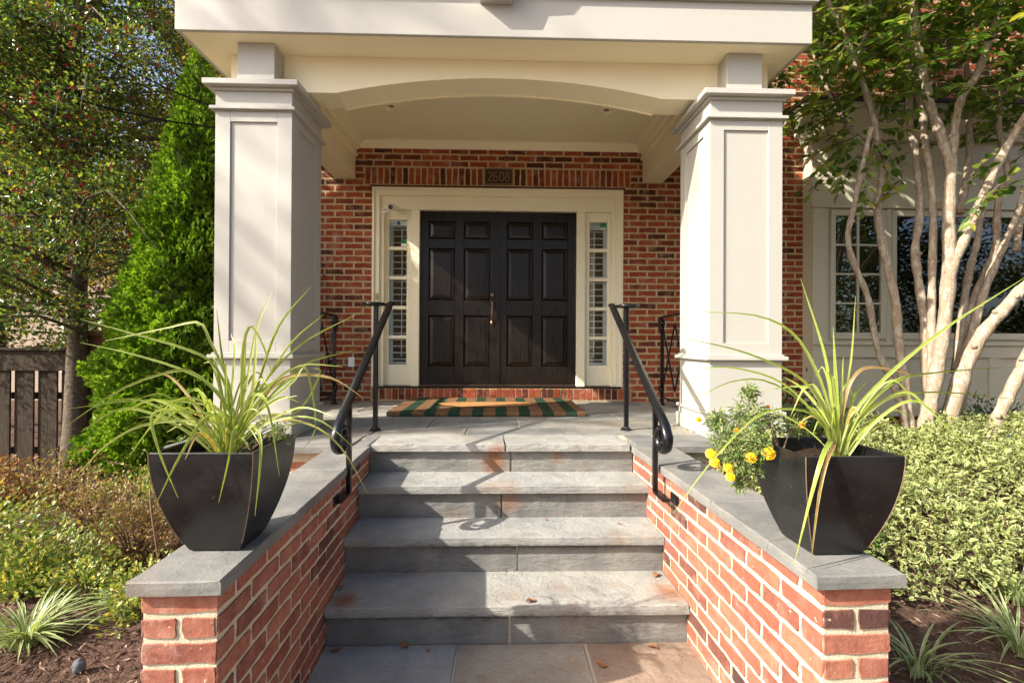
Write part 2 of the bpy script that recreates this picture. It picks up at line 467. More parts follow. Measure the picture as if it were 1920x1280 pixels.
def m_mulch():
    t = NT('mulch'); w = t.coord('World')
    n = t.noise(28, 6, .7, w); n2 = t.noise(4, 4, .6, w)
    c = t.ramp(n, [(.3, (.04, .022, .016)), (.5, (.10, .06, .044)), (.7, (.18, .115, .085)), (.85, (.28, .20, .15))])
    c = t.mix(t.ramp(n2, [(.4, 0.0), (.7, .4)]), c, (.11, .065, .05))
    t.set(color=c, rough=.95, spec=.1)
    t.bump(n, .9, .03)
    return t.m
MULCH = m_mulch()
CHIP = m_leaf('mulch_chip', [(0, (.045, .026, .02)), (.4, (.13, .075, .055)), (.8, (.24, .155, .12)), (1, (.36, .26, .20))], .9, .0, .1)

# ------------------------------------------------------------------ ground
def gz(x, y):
    def sm(a, b, t):
        t = min(1, max(0, (t-a)/(b-a))); return t*t*(3-2*t)
    left = -.76 + .10 * sm(-1.2, .6, y) - .30 * sm(.6, 3.0, y) * sm(-2.4, -4.2, x)
    rght = -.76 + .30 * sm(-1.4, .4, y) + .16 * sm(.4, 2.1, y)
    if x < -1: g = left
    elif x > 1: g = rght
    else: g = -.86
    near = sm(14, 30, math.hypot(x, y))
    g = g*(1-near) - .95*near
    if abs(x) < 1.25: g = min(g, -.86 + (.1 if abs(x) > 1.05 else 0))
    return g + .012*math.sin(x*9+y*5)*math.sin(y*11-x*3)*(abs(x) > 1.1)
xs = sorted(set([-320, -160, -80, -40, -25] + list(np.arange(-16, 16.01, 1.0)) + list(np.arange(-6, 6.01, .16)) + [25, 40, 80, 160, 320]))
ys = sorted(set([-320, -160, -80, -40, -25] + list(np.arange(-16, 16.01, 1.0)) + list(np.arange(-4, 5.01, .16)) + [25, 40, 80, 160, 320]))
V = [(x, y, gz(x, y)) for y in ys for x in xs]
nx = len(xs)
Fq = [(j*nx+i, j*nx+i+1, (j+1)*nx+i+1, (j+1)*nx+i) for j in range(len(ys)-1) for i in range(nx-1)]
tag(link('ground', np_mesh('ground', V, Fq, MULCH, True)), kind='structure')
CONC = simple('pale_concrete', (.56, .52, .45), .9, .2, 0, (30, .3, .01), .12, 3)
tag(link('bounce_pavement', MB().box(-10, 5.0, -15.5, -3.62, -1.1, -.775).mesh('bounce_pavement', CONC)), kind='structure')  # unseen pale forecourt, added to bounce sunlight up into the porch

# mulch chips near the camera
def scatter_chips():
    n = 9000
    x = np.concatenate([rng.uniform(1.15, 3.6, n), rng.uniform(-3.6, -1.15, n)])
    y = np.concatenate([rng.uniform(-2.0, .6, n), rng.uniform(-2.0, .6, n)])
    z = np.array([gz(a, b) for a, b in zip(x, y)]) + rng.uniform(.002, .014, 2*n)
    D = rng.normal(size=(2*n, 3)); D[:, 2] *= .28
    me = leaf_mesh('mulch_chips', np.stack([x, y, z], 1), D, rng.uniform(.015, .055, 2*n), rng.uniform(.004, .012, 2*n), CHIP, .15)
    tag(link('mulch_chips', me), 'loose brown bark mulch chips over the planting beds', 'mulch', kind='stuff')
scatter_chips()

# ------------------------------------------------------------------ bricks
def brick_mesh(L, H, seed, depth=.03, proud=.0012, jit=.0034):
    r = random.Random(seed)
    hx, hz = L/2, H/2
    c = min(.0035, H*.08)
    k = 4 if L > .15 else 2
    P = [(-hx+c, -hz)] + [(-hx+L*i/k, -hz) for i in range(1, k)] + [(hx-c, -hz), (hx, -hz+c), (hx, 0), (hx, hz-c), (hx-c, hz)] + [(hx-L*i/k, hz) for i in range(1, k)] + [(-hx+c, hz), (-hx, hz-c), (-hx, 0), (-hx, -hz+c)]
    P = [(a + r.uniform(-jit, jit), b + r.uniform(-jit, jit)) for a, b in P]
    n = len(P)
    fr = [(a*.990 if abs(a) < hx*.9 else a-math.copysign(.0016, a), -proud - r.uniform(.0, .0012), b-math.copysign(.0014, b)) for a, b in P]
    bk = [(a, depth, b) for a, b in P]
    md = [(a, -proud + .003, b) for a, b in P]
    vs = fr + md
    fs = [tuple(range(n))]
    for i in range(n):
        j = (i+1) % n
        fs += [(i, i+n, j+n, j)]
    return vs, fs
_bm = {}
def bmesh_for(L, H, k, mat):
    key = (round(L, 3), round(H, 3), k, mat.name)
    if key not in _bm:
        m = MB(); vs, fs = brick_mesh(L, H, int(L*1e5)+int(H*1e6)+k*77)
        m.add(vs, fs)
        _bm[key] = m.mesh('brick', mat)
    return _bm[key]
def put_brick(parent, L, H, loc, rz, name='brick', roll=0, mat=None):
    """one brick object; equal sizes share a mesh"""
    me = bmesh_for(round(L/.01)*.01 if L < .19 else round(L/.004)*.004, H, random.randrange(6), mat or BRICK)
    o = link(name, me, parent, loc, (random.uniform(-.004, .004), roll + random.uniform(-.006, .006), rz))
    return o
def courses(x0, x1, z0, z1, bl, bh, jt, holes=(), phase=0):
    """running bond, returns (xc, zc, length)"""
    out = []
    pitch = bl + jt; row = 0
    z = z0
    while z + bh <= z1 + .02:
        x = x0 - (pitch/2 if (row + phase) % 2 else 0)
        while x < x1:
            a, b = max(x, x0), min(x + bl, x1)
            segs = [(a, b)]
            for (hx0, hx1, hz0, hz1) in holes:
                if z + bh > hz0 + .012 and z < hz1 - .012:
                    ns = []
                    for (p, q) in segs:
                        if q <= hx0 or p >= hx1: ns.append((p, q)); continue
                        if p < hx0: ns.append((p, hx0))
                        if q > hx1: ns.append((hx1, q))
                    segs = ns
            for (p, q) in segs:
                if q - p > .035: out.append(((p+q)/2, z + bh/2, q-p))
            x += pitch
        z += bh + jt; row += 1
    return out

# ------------------------------------------------------------------ house
WY = 2.42                                     # outer face of the brick wall
house = thing('brick_house', 'red brick house with dark double entry door and white bay window', 'house', (0, WY, -.6))
OX, OY, OZ = 0, WY, -.6
def H(p): return (p[0]-OX, p[1]-OY, p[2]-OZ)
def hbox(name, mat, x0, x1, y0, y1, z0, z1, parent=house, bevel=.003):
    return box(name, mat, parent, x0-OX, x1-OX, y0-OY, y1-OY, z0-OZ, z1-OZ, bevel)
# mortar body of the wall, around the door opening and the bay
DX0, DX1, DZ0, DZ1 = -1.515, 1.372, .145, 2.445
wm = MB()
def wb(x0, x1, z0, z1, y0=WY, y1=WY+.3): wm.box(x0-OX, x1-OX, y0-OY, y1-OY, z0-OZ, z1-OZ)
wb(-2.95, DX0, -.7, 6.6); wb(DX1, 7.5, -.7, 6.6); wb(DX0, DX1, DZ1, 6.6); wb(DX0, DX1, -.7, DZ0-.14)
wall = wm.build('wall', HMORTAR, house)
box('side_wall', MORTAR, house, -2.95-OX, -2.75-OX, .3, 9, -.1, 7.2, 0)
box('roof', simple('grey_shingle', (.09, .085, .08), .9, .2, 0, (18, .6, .02)), house, -3.4, 8.0, -.5, 9.4, 7.2, 7.5, .02)
BL, BH, JT = .201, .0560, .0175
holes = [(DX0-.005, DX1+.005, DZ0-.16, DZ1+.03), (-1.612, 1.465, 2.45, 2.685)]
allb = courses(-2.92, 3.52, -.0295, 3.28, BL, BH, JT, holes) + courses(1.95, 7.2, 3.278, 5.2, BL, BH, JT, (), 1)
vis = []; rest = []
for b in allb:
    x, z, L = b
    inporch = (-2.14 < x < -1.5 or 1.36 < x < 2.10) and z < 2.62 or (-1.9 < x < 1.85 and 2.44 < z < 2.90)
    (vis if inporch else rest).append(b)
vis.sort(key=lambda b: min(abs(b[0]+1.5), abs(b[0]-1.4)) * (0 if b[1] > 2.66 else 1))
rest += vis[300:]; vis = vis[:300]
for x, z, L in vis:
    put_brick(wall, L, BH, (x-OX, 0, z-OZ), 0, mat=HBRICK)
fm = MB()
for i, (x, z, L) in enumerate(rest):
    vs, fs = brick_mesh(L, BH, i)
    fm.add([(a+x-OX, b, c+z-OZ) for a, b, c in vs], fs)
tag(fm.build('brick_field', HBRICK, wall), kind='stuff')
# soldier course over the door, rowlock under it
ns = 43; sp = (1.459+1.606)/ns
for i in range(ns):
    x = -1.606 + (i+.5)*sp
    if -.262 < x < .115: continue
    put_brick(wall, .194, sp-.0165, (x-OX, -.001, 2.574-OZ), 0, 'soldier_brick', math.pi/2, HBRICK)
nr = 40; sp = (1.46+1.50)/nr
wm2 = MB().box(-1.52-OX, 1.47-OX, -.028, .12, .0-OZ, .140-OZ); wm2.build('sill_mortar', HMORTAR, house)
for i in range(nr):
    x = -1.50 + (i+.5)*sp
    put_brick(wall, .118, sp-.013, (x-OX, -.032, .078-OZ), 0, 'sill_brick', math.pi/2, HBRICK)
hbox('lintel', LINTEL, DX0-.03, DX1+.03, WY-.004, WY+.10, 2.446, 2.471)

# --- door frame, doors and sidelights
DY = 2.52
fr = hbox('door_frame', PAINT_LIFT, DX0, DX0+.075, WY+.015, DY+.12, .15, 2.44)
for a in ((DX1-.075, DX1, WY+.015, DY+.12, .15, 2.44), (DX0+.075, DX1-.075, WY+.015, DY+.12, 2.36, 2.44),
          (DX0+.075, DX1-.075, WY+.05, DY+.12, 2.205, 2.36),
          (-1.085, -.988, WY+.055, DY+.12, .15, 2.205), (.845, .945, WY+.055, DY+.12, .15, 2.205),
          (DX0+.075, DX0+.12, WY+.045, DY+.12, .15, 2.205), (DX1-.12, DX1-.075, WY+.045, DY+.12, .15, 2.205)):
    hbox('casing', PAINT_LIFT, *a, parent=house)
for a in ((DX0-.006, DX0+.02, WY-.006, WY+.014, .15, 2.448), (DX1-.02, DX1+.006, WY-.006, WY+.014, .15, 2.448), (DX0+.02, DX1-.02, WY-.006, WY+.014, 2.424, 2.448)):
    hbox('brick_mould', PAINT_LIFT, *a, parent=house)
hbox('threshold', DOORW, DX0+.01, DX1-.01, WY-.012, DY+.1, .141, .163)
hbox('sill_plate', BRONZE, -.985, .843, DY-.035, DY+.02, .1635, .176)

def door_leaf(x0, x1, handle):
    y0 = DY
    d = MB()
    z0, z1 = .178, 2.200
    w = x1-x0
    # stiles and rails stand proud of the field
    d.box(x0-OX, x1-OX, y0+.016-OY, y0+.055-OY, z0-OZ, z1-OZ)
    st = .098; mid = .105
    px = [(x0+st, x0+w/2-mid/2), (x0+w/2+mid/2, x1-st)]
    rows = [(.39, .985), (1.165, 1.77), (1.88, 2.085)]
    for a, b in ((x0, px[0][0]), (px[0][1], px[1][0]), (px[1][1], x1)):
        d.box(a-OX, b-OX, y0-OY, y0+.016-OY, z0-OZ, z1-OZ)
    zz = [z0] + [v for r in rows for v in r] + [z1]
    for i in range(0, len(zz), 2):
        for (a, b) in px: d.box(a-OX, b-OX, y0+.0004-OY, y0+.016-OY, zz[i]-OZ, zz[i+1]-OZ)
    dr = d.build('door', DOORW, house, bevel=.0022)
    for (a, b) in px:
        for (p, q) in rows:
            m = MB(); i1 = .012; i2 = .045
            v = []
            for ins, yy in ((.002, .0155), (i1, .006), (i1+.008, .0135), (i2+.008, .003)):
                v += [(a+ins-OX, y0+yy-OY, p+ins-OZ), (b-ins-OX, y0+yy-OY, p+ins-OZ), (b-ins-OX, y0+yy-OY, q-ins-OZ), (a+ins-OX, y0+yy-OY, q-ins-OZ)]
            f = []
            for k in range(3):
                for i in range(4):
                    j = (i+1) % 4
                    f.append((k*4+i, k*4+j, k*4+4+j, k*4+4+i))
            f.append((12, 13, 14, 15))
            m.add(v, f); m.build('panel', DOORW, dr, bevel=0)
    if handle:
        hx = x1-.068
        esc = MB().lathe([(.001, 0), (.026, 0), (.030, .004), (.022, .012), (.02, .016), (.001, .017)], n=14)
        esc.v = [(v[0]+hx-OX, -v[2]+y0-OY, v[1]+1.225-OZ) for v in esc.v]
        esc.build('deadbolt', BRONZE, dr, smooth=True)
        hm = MB()
        hm.tube([(hx-OX, y0-.002-OY, 1.10-OZ), (hx-OX, y0-.006-OY, 1.135-OZ), (hx-OX, y0-.002-OY, 1.16-OZ)], [.022, .031, .016], 10)
        hm.tube([(hx-OX, y0-.004-OY, 1.125-OZ), (hx-OX, y0-.045-OY, 1.13-OZ), (hx-OX, y0-.055-OY, 1.08-OZ), (hx-OX, y0-.05-OY, 1.0-OZ), (hx-OX, y0-.028-OY, .94-OZ), (hx-OX, y0-.004-OY, .905-OZ)], [.012, .016, .013, .011, .010, .012], 8)
        hm.tube([(hx-OX, y0-.002-OY, .94-OZ), (hx-OX, y0-.007-OY, .90-OZ), (hx-OX, y0-.002-OY, .865-OZ)], [.012, .024, .012], 10)
        hm.build('handle', BRONZE, dr, smooth=True)
    return dr
door_leaf(-.985, -.074, True)
door_leaf(-.070, .843, False)
hbox('astragal', DOORW, -.098, -.052, DY-.014, DY-.0005, .178, 2.20)

def sidelight(x0, x1, gx0, gx1, flip):
    y0 = DY+.005
    gz_ = [(.402, .640), (.675, .985), (1.02, 1.33), (1.365, 1.68), (1.715, 1.775+.32)]
    gz_ = [(.405, .708), (.748, 1.052), (1.092, 1.400), (1.440, 1.745), (1.785, 2.098)]
    m = MB()
    def b(a, c, d, e, yy=0): m.box(a-OX, c-OX, y0+yy-OY, y0+.06-OY, d-OZ, e-OZ)
    b(x0, gx0, .165, 2.205); b(gx1, x1, .165, 2.205)
    b(gx0, gx1, .165, gz_[0][0], .0004); b(gx0, gx1, gz_[-1][1], 2.205, .0004)
    for i in range(4): b(gx0, gx1, gz_[i][1], gz_[i+1][0], .002)
    s = m.build('sidelight', PAINT_LIFT, house, bevel=.003)
    for (p, q) in gz_:
        hbox('pane', SGLASS, gx0+.001, gx1-.001, y0+.030, y0+.036, p+.001, q-.001, s, 0)
    # plantation shutter behind the glass
    yb = y0+.085
    fx0, fx1 = (gx0-.01, gx0+.03) if not flip else (gx1-.03, gx1+.01)
    hbox('shutter_stile', LOUV, fx0, fx1, yb, yb+.03, .38, 2.12, s, .002)
    hbox('shutter_rail', LOUV, gx0-.01, gx1+.01, yb+.031, yb+.05, 2.03, 2.12, s, .002)
    hbox('shutter_rail', LOUV, gx0-.01, gx1+.01, yb+.031, yb+.05, .38, .435, s, .002)
    tx = gx0+.135 if not flip else gx0+.06
    hbox('tilt_rod', LOUV, tx, tx+.010, yb-.028, yb-.018, .5, 2.0, s, 0)
    sm_ = MB(); z = .47
    base = MB().box(fx1 if not flip else gx0-.01, gx1+.01 if not flip else fx0, -.018, .018, -.004, .004).mesh('slat', LOUV)
    while z < 2.01:
        link('slat', base, s, (0-OX, yb+.008-OY, z-OZ), (math.radians(16), 0, 0)); z += .0765
    hbox('room', INTER, x0-.05, x1+.05, yb+.30, yb+.33, .1, 2.3, s, 0)
    return s
sA = sidelight(-1.395, -1.085, -1.350, -1.144, False)
sB = sidelight(.945, 1.252, 1.006, 1.216, True)
yg = DY+.005+.0285
hbox('sticker', GREYS, -1.343, -1.152, yg, yg+.001, 2.035, 2.094, sA, 0)
dsk = MB().prism([(-1.245+.022*math.cos(a)-OX, 2.064+.022*math.sin(a)-OZ) for a in np.linspace(0, 2*math.pi, 16, endpoint=False)], 'y', yg-.0015-OY, yg-.0008-OY)
dsk.build('sticker', BLUES, sA)
hbox('sticker', BLUES, -1.335, -1.275, yg-.0012, yg-.0006, 2.058, 2.066, sA, 0)
hbox('sticker', GREENS, -1.215, -1.150, yg, yg+.001, 1.825, 1.875, sA, 0)
hbox('sticker', WHITEP, -1.215, -1.150, yg, yg+.001, 1.795, 1.825, sA, 0)
hbox('sticker', GREENS, 1.135, 1.205, yg, yg+.001, 2.045, 2.092, sB, 0)
hbox('sticker', GREYS, 1.135, 1.205, yg, yg+.001, 2.010, 2.045, sB, 0)
# small doorbell
tag(box('doorbell', simple('brass', (.5, .33, .12), .35, .5, .7), None, -1.475, -1.452, WY-.004, WY+.0145, 1.155, 1.225, .003), 'small brass doorbell button on left door casing', 'doorbell')

# --- bay window on the right
BY, BX0, BX1 = 2.22, 3.50, 7.3
bay = hbox('bay', BAY_SHADED, BX0, BX1, BY+.03, WY, -.146, 3.2, bevel=0)
def bbox(name, x0, x1, z0, z1, y0=BY, y1=BY+.029, mat=BAY_SHADED, bev=.003): return hbox(name, mat, x0, x1, y0, y1, z0, z1, bay, bev)
bbox('corner_board', BX0-.004, 3.665, .699, 2.215)
bbox('corner_board', BX0-.004, 3.62, -.146, .66)
# lower panels
bbox('panel_rail', 3.62, BX1, .52, .66); bbox('panel_rail', 3.62, BX1, -.146, .02)
for x in (4.47, 5.55, 6.6): bbox('panel_stile', x, x+.12, .02, .52)
bbox('sill', BX0-.03, BX1, .660, .699, BY-.028, BY+.03)
bbox('head_trim', BX0-.022, BX1, 2.215, 2.238, BY-.02, BY+.03)
for z0, z1 in ((2.74, 2.76), (2.50, 2.515)): bbox('siding_line', BX0, BX1, z0, z1, BY+.022, BY+.0296)
# windows
def window(x0, x1, z0, z1, nxp, nzp):
    s = MB(); t = .052
    y0, y1 = BY-.006, BY+.03
    def b(a, c, d, e, o=0): s.box(a-OX, c-OX, y0+o-OY, y1-OY, d-OZ, e-OZ)
    b(x0, x0+t, z0, z1); b(x1-t, x1, z0, z1); b(x0+t, x1-t, z0, z0+t+.02, .0005); b(x0+t, x1-t, z1-t-.012, z1, .0005)
    wdw = s.build('window', BAY_SHADED, house, bevel=.003)
    gx0, gx1, g0, g1 = x0+t, x1-t, z0+t+.02, z1-t-.012
    hbox('dark_room_sheet', DARK, gx0, gx1, BY+.0285, BY+.0292, g0, g1, wdw, 0)  # dark sheet close behind the glass, standing for the unlit room
    ww, hh = (gx1-gx0)/nxp, (g1-g0)/nzp
    for i in range(nxp):
        for j in range(nzp):
            hbox('pane', GLASS, gx0+i*ww, gx0+(i+1)*ww, BY+.016+.0004*random.random(), BY+.020, g0+j*hh, g0+(j+1)*hh, wdw, 0)
    for i in range(1, nxp): hbox('muntin', BAY_SHADED, gx0+i*ww-.010, gx0+i*ww+.010, BY+.004, BY+.024, g0, g1, wdw, 0)
    for j in range(1, nzp): hbox('muntin', BAY_SHADED, gx0, gx1, BY+.0045, BY+.0235, g0+j*hh-.010, g0+j*hh+.010, wdw, 0)
    return wdw
window(3.70, 4.34, .730, 2.195, 2, 4)
window(4.41, 6.3, .730, 2.195, 1, 1)
window(6.37, 7.0, .730, 2.195, 2, 4)
hbox('mullion', BAY_SHADED, 4.345, 4.405, BY-.003, BY+.03, .70, 2.21, bay)
# cornice of the bay: cove that flares out to the left over the brick
prof = [(0, 0), (-.03, 0), (-.045, .05), (-.09, .13), (-.17, .20), (-.24, .235), (-.25, .27), (-.25, .31), (0, .31)]
cm = MB().prism([(BY+p[0]-OY, 2.99+p[1]-OZ) for p in prof], 'x', BX0-.23-OX, BX1-OX)
cm.prism([(BX0+p[0]-OX, 2.991+p[1]*.995-OZ) for p in prof], 'y', BY-.22-OY, WY-OY-.001)
cm.build('cornice', BAY_SHADED, house, bevel=0)
hbox('bay_roof', simple('dark_metal_roof', (.045, .028, .024), .5, .4), BX0-.27, BX1, BY-.28, WY, 3.302, 3.345)
hbox('bay_base', BRICK, BX0+.05, BX1, BY+.1, WY-.001, -.45, -.147)
# a shaded upstairs window above the bay
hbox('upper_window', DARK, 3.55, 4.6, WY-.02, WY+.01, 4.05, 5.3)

# ------------------------------------------------------------------ portico
port = thing('portico', 'cream painted entry portico with paneled columns and arched beam', 'portico', (0, .5, 0))
PO = .5
def pbox(name, x0, x1, y0, y1, z0, z1, parent=port, mat=PAINT, bev=.003): return box(name, mat, parent, x0, x1, y0-PO, y1-PO, z0, z1, bev)
CY0, CD = .235, .555
def column(x0, x1, label):
    y0, y1 = CY0, CY0+CD
    t = .0125
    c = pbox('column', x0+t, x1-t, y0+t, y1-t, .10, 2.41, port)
    c['label'] = label
    st = .102
    for (za, zb) in ((.585, 2.255),):
        # front and back boards
        for (ya, yb) in ((y0, y0+t), (y1-t, y1)):
            pbox('stile', x0, x0+st, ya, yb, za, zb, c, bev=.0015); pbox('stile', x1-st, x1, ya, yb, za, zb, c, bev=.0015)
            pbox('rail', x0+st, x1-st, ya, yb, za, .668, c, bev=.0015); pbox('rail', x0+st, x1-st, ya, yb, 2.185, zb, c, bev=.0015)
        for (xa, xb) in ((x0, x0+t), (x1-t, x1)):
            pbox('stile', xa, xb, y0+t, y0+st+.01, za, zb, c, bev=.0015); pbox('stile', xa, xb, y1-st-.01, y1-t, za, zb, c, bev=.0015)
            pbox('rail', xa, xb, y0+st+.01, y1-st-.01, za, .668, c, bev=.0015); pbox('rail', xa, xb, y0+st+.01, y1-st-.01, 2.185, zb, c, bev=.0015)
    def ring(name, o, z0, z1, **k): pbox(name, x0-o, x1+o, y0-o, y1+o, z0, z1, c, **k)
    ring('pedestal', .0, .18, .546)
    ring('ledge', .031, .547, .574); ring('ledge_step', .012, .5745, .586)
    ring('base_ledge', .022, .158, .181)
    ring('base_board', .006, .107, .157)
    ring('plinth', .022, .0, .106)
    ring('neck', .0, 2.2845, 2.395)
    ring('astragal', .029, 2.261, 2.284); ring('astragal_step', .010, 2.2555, 2.2605)
    ring('cap_step', .018, 2.3955, 2.416)
    ring('cap', .060, 2.4165, 2.455)
    xm = (x0+x1)/2
    pbox('block', xm-.128, xm+.128, .258, .50, 2.4555, 2.748, c)
    return c
CLX0, CLX1, CRX0, CRX1 = -2.031, -1.506, 1.431, 1.957
column(CLX0, CLX1, 'left cream paneled column'); column(CRX0, CRX1, 'right cream paneled column')
# arched front beam
arch = [(-2.02, 2.486), (-1.26, 2.486)]
for i in range(1, 40):
    x = -1.26 + (1.145+1.26)*i/40
    k = 2*i/40-1
    arch.append((x, 2.486 + .130*(1-k*k)))
arch += [(1.145, 2.486), (1.945, 2.486), (1.945, 2.749), (-2.02, 2.749)]
MB().prism([(p[0], p[1]) for p in arch], 'y', .41-PO, .655-PO).build('arched_beam', PORCH_LIFT, port)
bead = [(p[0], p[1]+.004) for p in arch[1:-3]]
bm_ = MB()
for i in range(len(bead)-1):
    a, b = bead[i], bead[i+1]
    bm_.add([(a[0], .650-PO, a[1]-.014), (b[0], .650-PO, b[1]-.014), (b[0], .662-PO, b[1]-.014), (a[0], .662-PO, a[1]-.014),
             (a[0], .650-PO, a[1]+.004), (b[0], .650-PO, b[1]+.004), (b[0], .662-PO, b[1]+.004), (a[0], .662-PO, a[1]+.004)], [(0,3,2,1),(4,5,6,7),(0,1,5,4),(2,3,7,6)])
bm_.build('arch_bead', PORCH_LIFT, port)
# side beams with crown
for s, x0, x1 in ((1, -1.948, -1.712), (-1, 1.598, 1.835)):
    b = pbox('side_beam', x0, x1, .656, WY-.002, 2.536, 3.05, mat=PORCH_LIFT)
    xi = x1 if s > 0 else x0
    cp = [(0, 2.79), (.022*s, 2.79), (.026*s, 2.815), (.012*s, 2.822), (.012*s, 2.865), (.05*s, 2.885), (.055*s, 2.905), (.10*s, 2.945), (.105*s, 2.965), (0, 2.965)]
    MB().prism([(xi+p[0], p[1]) for p in cp], 'y', .657-PO, WY-.003-PO).build('crown_moulding', PORCH_LIFT, b)
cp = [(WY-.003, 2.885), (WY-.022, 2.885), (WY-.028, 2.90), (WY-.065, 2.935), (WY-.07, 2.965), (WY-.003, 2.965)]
MB().prism([(p[0]-PO, p[1]) for p in cp], 'x', -1.709, 1.596).build('crown_moulding', PORCH_LIFT, port)
pbox('ceiling', -1.72, 1.606, .5, WY+.02, 2.962, 2.99, mat=PORCH_LIFT)
# soffit, fascia and what stands above them
FX0, FX1, FY = -2.243, 2.102, .128
pbox('soffit', FX0+.02, FX1-.02, FY+.02, WY-.004, 2.750, 2.772)
# cut: only a rim round the ceiling
fas = pbox('fascia', FX0, FX1, FY, FY+.028, 2.746, 3.02)
pbox('side_fascia', FX0, FX0+.028, FY+.0285, WY-.004, 2.7465, 3.02, fas); pbox('side_fascia', FX1-.028, FX1, FY+.0285, WY-.004, 2.7465, 3.02, fas)
pbox('drip_moulding', FX0-.03, FX1+.03, FY-.032, FY+.1, 3.0205, 3.045)
pbox('upper_fascia', FX0-.01, FX1+.01, FY-.012, FY+.1, 3.0455, 3.6)
pbox('roof_deck', FX0, FX1, FY+.101, WY-.004, 3.021, 3.6)
bk = [(FY-.012, 3.60), (FY-.30, 3.60), (FY-.30, 3.50), (FY-.24, 3.42), (FY-.20, 3.25), (FY-.12, 3.10), (FY-.10, 2.965), (FY-.001, 2.965), (FY-.001, 3.02), (FY-.0325, 3.0202), (FY-.0325, 3.0452), (FY-.0125, 3.0454)]
MB().prism([(p[0]-PO, p[1]) for p in bk], 'x', -.205, .015).build('bracket', PAINT, port, bevel=.004)
MB().prism([(FX0-.15, 3.601), (FX1+.15, 3.601), ((FX0+FX1)/2, 4.75)], 'y', FY-.10-PO, WY-.005-PO).build('pediment', PAINT, port)
for x, y in ((-1.117, 1.565), (.984, 1.56)):
    l = MB().lathe([(.058, 0), (.090, -.001), (.094, -.010), (.090, -.022), (.066, -.022), (.058, -.006)], (x, y-PO, 2.962), 20)
    lo = l.build('ceiling_light', PORCH_LIFT, port, smooth=True)
    MB().lathe([(.001, -.002), (.057, -.002), (.057, -.005), (.001, -.007)], (x, y-PO, 2.962), 20).build('lens', simple('frosted_lens', (.22, .19, .13), .5), lo)

# soffit must not close the porch ceiling: rebuild it as a rim
old = [o for o in port.children if o.name.startswith('soffit')][0]
me = MB()
for a in ((FX0+.029, FX1-.029, FY+.029, .409, 2.750, 2.772), (FX0+.029, -1.95, .409, WY-.004, 2.750, 2.772), (1.836, FX1-.029, .409, WY-.004, 2.750, 2.772)):
    me.box(a[0], a[1], a[2]-PO, a[3]-PO, a[4], a[5])
old.data = me.mesh('soffit', PORCH_LIFT)

# ------------------------------------------------------------------ porch floor, steps, walls
SK = -.0292
def shx(x, y): return x + SK*y
floor = link('porch_floor', MB().box(-2.10, 2.04, .205, WY+.005, -.30, -.0075).mesh('porch_floor', MORTAR), None)
tag(floor, kind='structure')
slab_i = [0]
def slab(parent, x0, x1, y0, y1, z1, th, mat, name='flagstone', wob=.004, bev=.006, shear=False, tilt=.0015):
    """stone slab with slightly chipped, uneven edges"""
    slab_i[0] += 1
    r = random.Random(slab_i[0])
    j = lambda k=1: r.uniform(-wob, wob)*k
    a = [(x0+j(), y0+j()), (x1+j(), y0+j()), (x1+j(), y1+j()), (x0+j(), y1+j())]
    per = []
    for i in range(4):
        p, q = a[i], a[(i+1) % 4]
        L = math.hypot(q[0]-p[0], q[1]-p[1]); n = max(2, min(22, int(L/.045)))
        d = ((q[0]-p[0])/L, (q[1]-p[1])/L); nn = (d[1], -d[0])
        for k in range(n):
            t = k/n
            per.append((p[0]+(q[0]-p[0])*t, p[1]+(q[1]-p[1])*t, nn[0], nn[1]))
    X = lambda x, y: shx(x, y) if shear else x
    t = r.uniform(-tilt, tilt)
    vs = []
    n = len(per); e = min(.0016, wob*.6)
    prev = 0
    jit = []
    for _ in range(n):
        prev = prev*.5 + r.uniform(-e, e); jit.append(prev)
    rings = [(z1-th, 0, 1.0), (z1-th*.5, .0012, 1.2), (z1-bev*.75, 0, 1.0), (z1, -bev*.8, .6)]
    for (zz, off, k) in rings:
        for i, (x, y, nx_, ny_) in enumerate(per):
            o = off + jit[i]*k + r.uniform(-.0006, .0006)
            chip = r.uniform(.002, .005) if (zz > z1-th*.4 and r.random() < .03) else 0
            px, py2 = x+nx_*(o-chip), y+ny_*(o-chip)
            vs.append((X(px, py2), py2, zz + (t*(x-x0)/(x1-x0) if zz == z1 else 0)))
    fs = [tuple(range(n-1, -1, -1)), tuple(3*n+i for i in range(n))]
    for k in range(3):
        for i in range(n):
            q = (i+1) % n
            fs.append((k*n+i, k*n+q, (k+1)*n+q, (k+1)*n+i))
    o = MB().add(vs, fs).build(name, mat, parent)
    return o
# border stones and flags of the landing
for (a, b) in ((-2.17, -1.72), (-1.715, -1.0), (-.99, -.888)):
    slab(floor, a, b-.008, -.05, .33, 0, .045, COPING, 'border_stone')
for (a, b) in ((.838, 1.05), (1.06, 1.7), (1.71, 2.11)):
    slab(floor, a, b-.008, -.05, .33, 0, .045, COPING, 'border_stone')
rowsy = [.338, .62, 1.08, 1.50, 1.98, WY-.03]
seeds = [(-2.14, -1.55, -.98, -.30, .42, 1.12, 1.72, 2.08), (-2.14, -1.30, -.62, .10, .62, 1.35, 2.0, 2.08), (-2.14, -1.72, -1.0, -.22, .38, 1.0, 1.62, 2.08), (-2.14, -1.4, -.5, .3, 1.1, 1.75, 2.08), (-2.14, -1.6, -.8, .0, .8, 1.5, 2.08)]
for i in range(5):
    xx = seeds[i]
    for k in range(len(xx)-1):
        slab(floor, xx[k]+.005, xx[k+1]-.005, rowsy[i]+.005, rowsy[i+1]-.005, 0, .03, FLAG, 'flagstone', .003, .003)
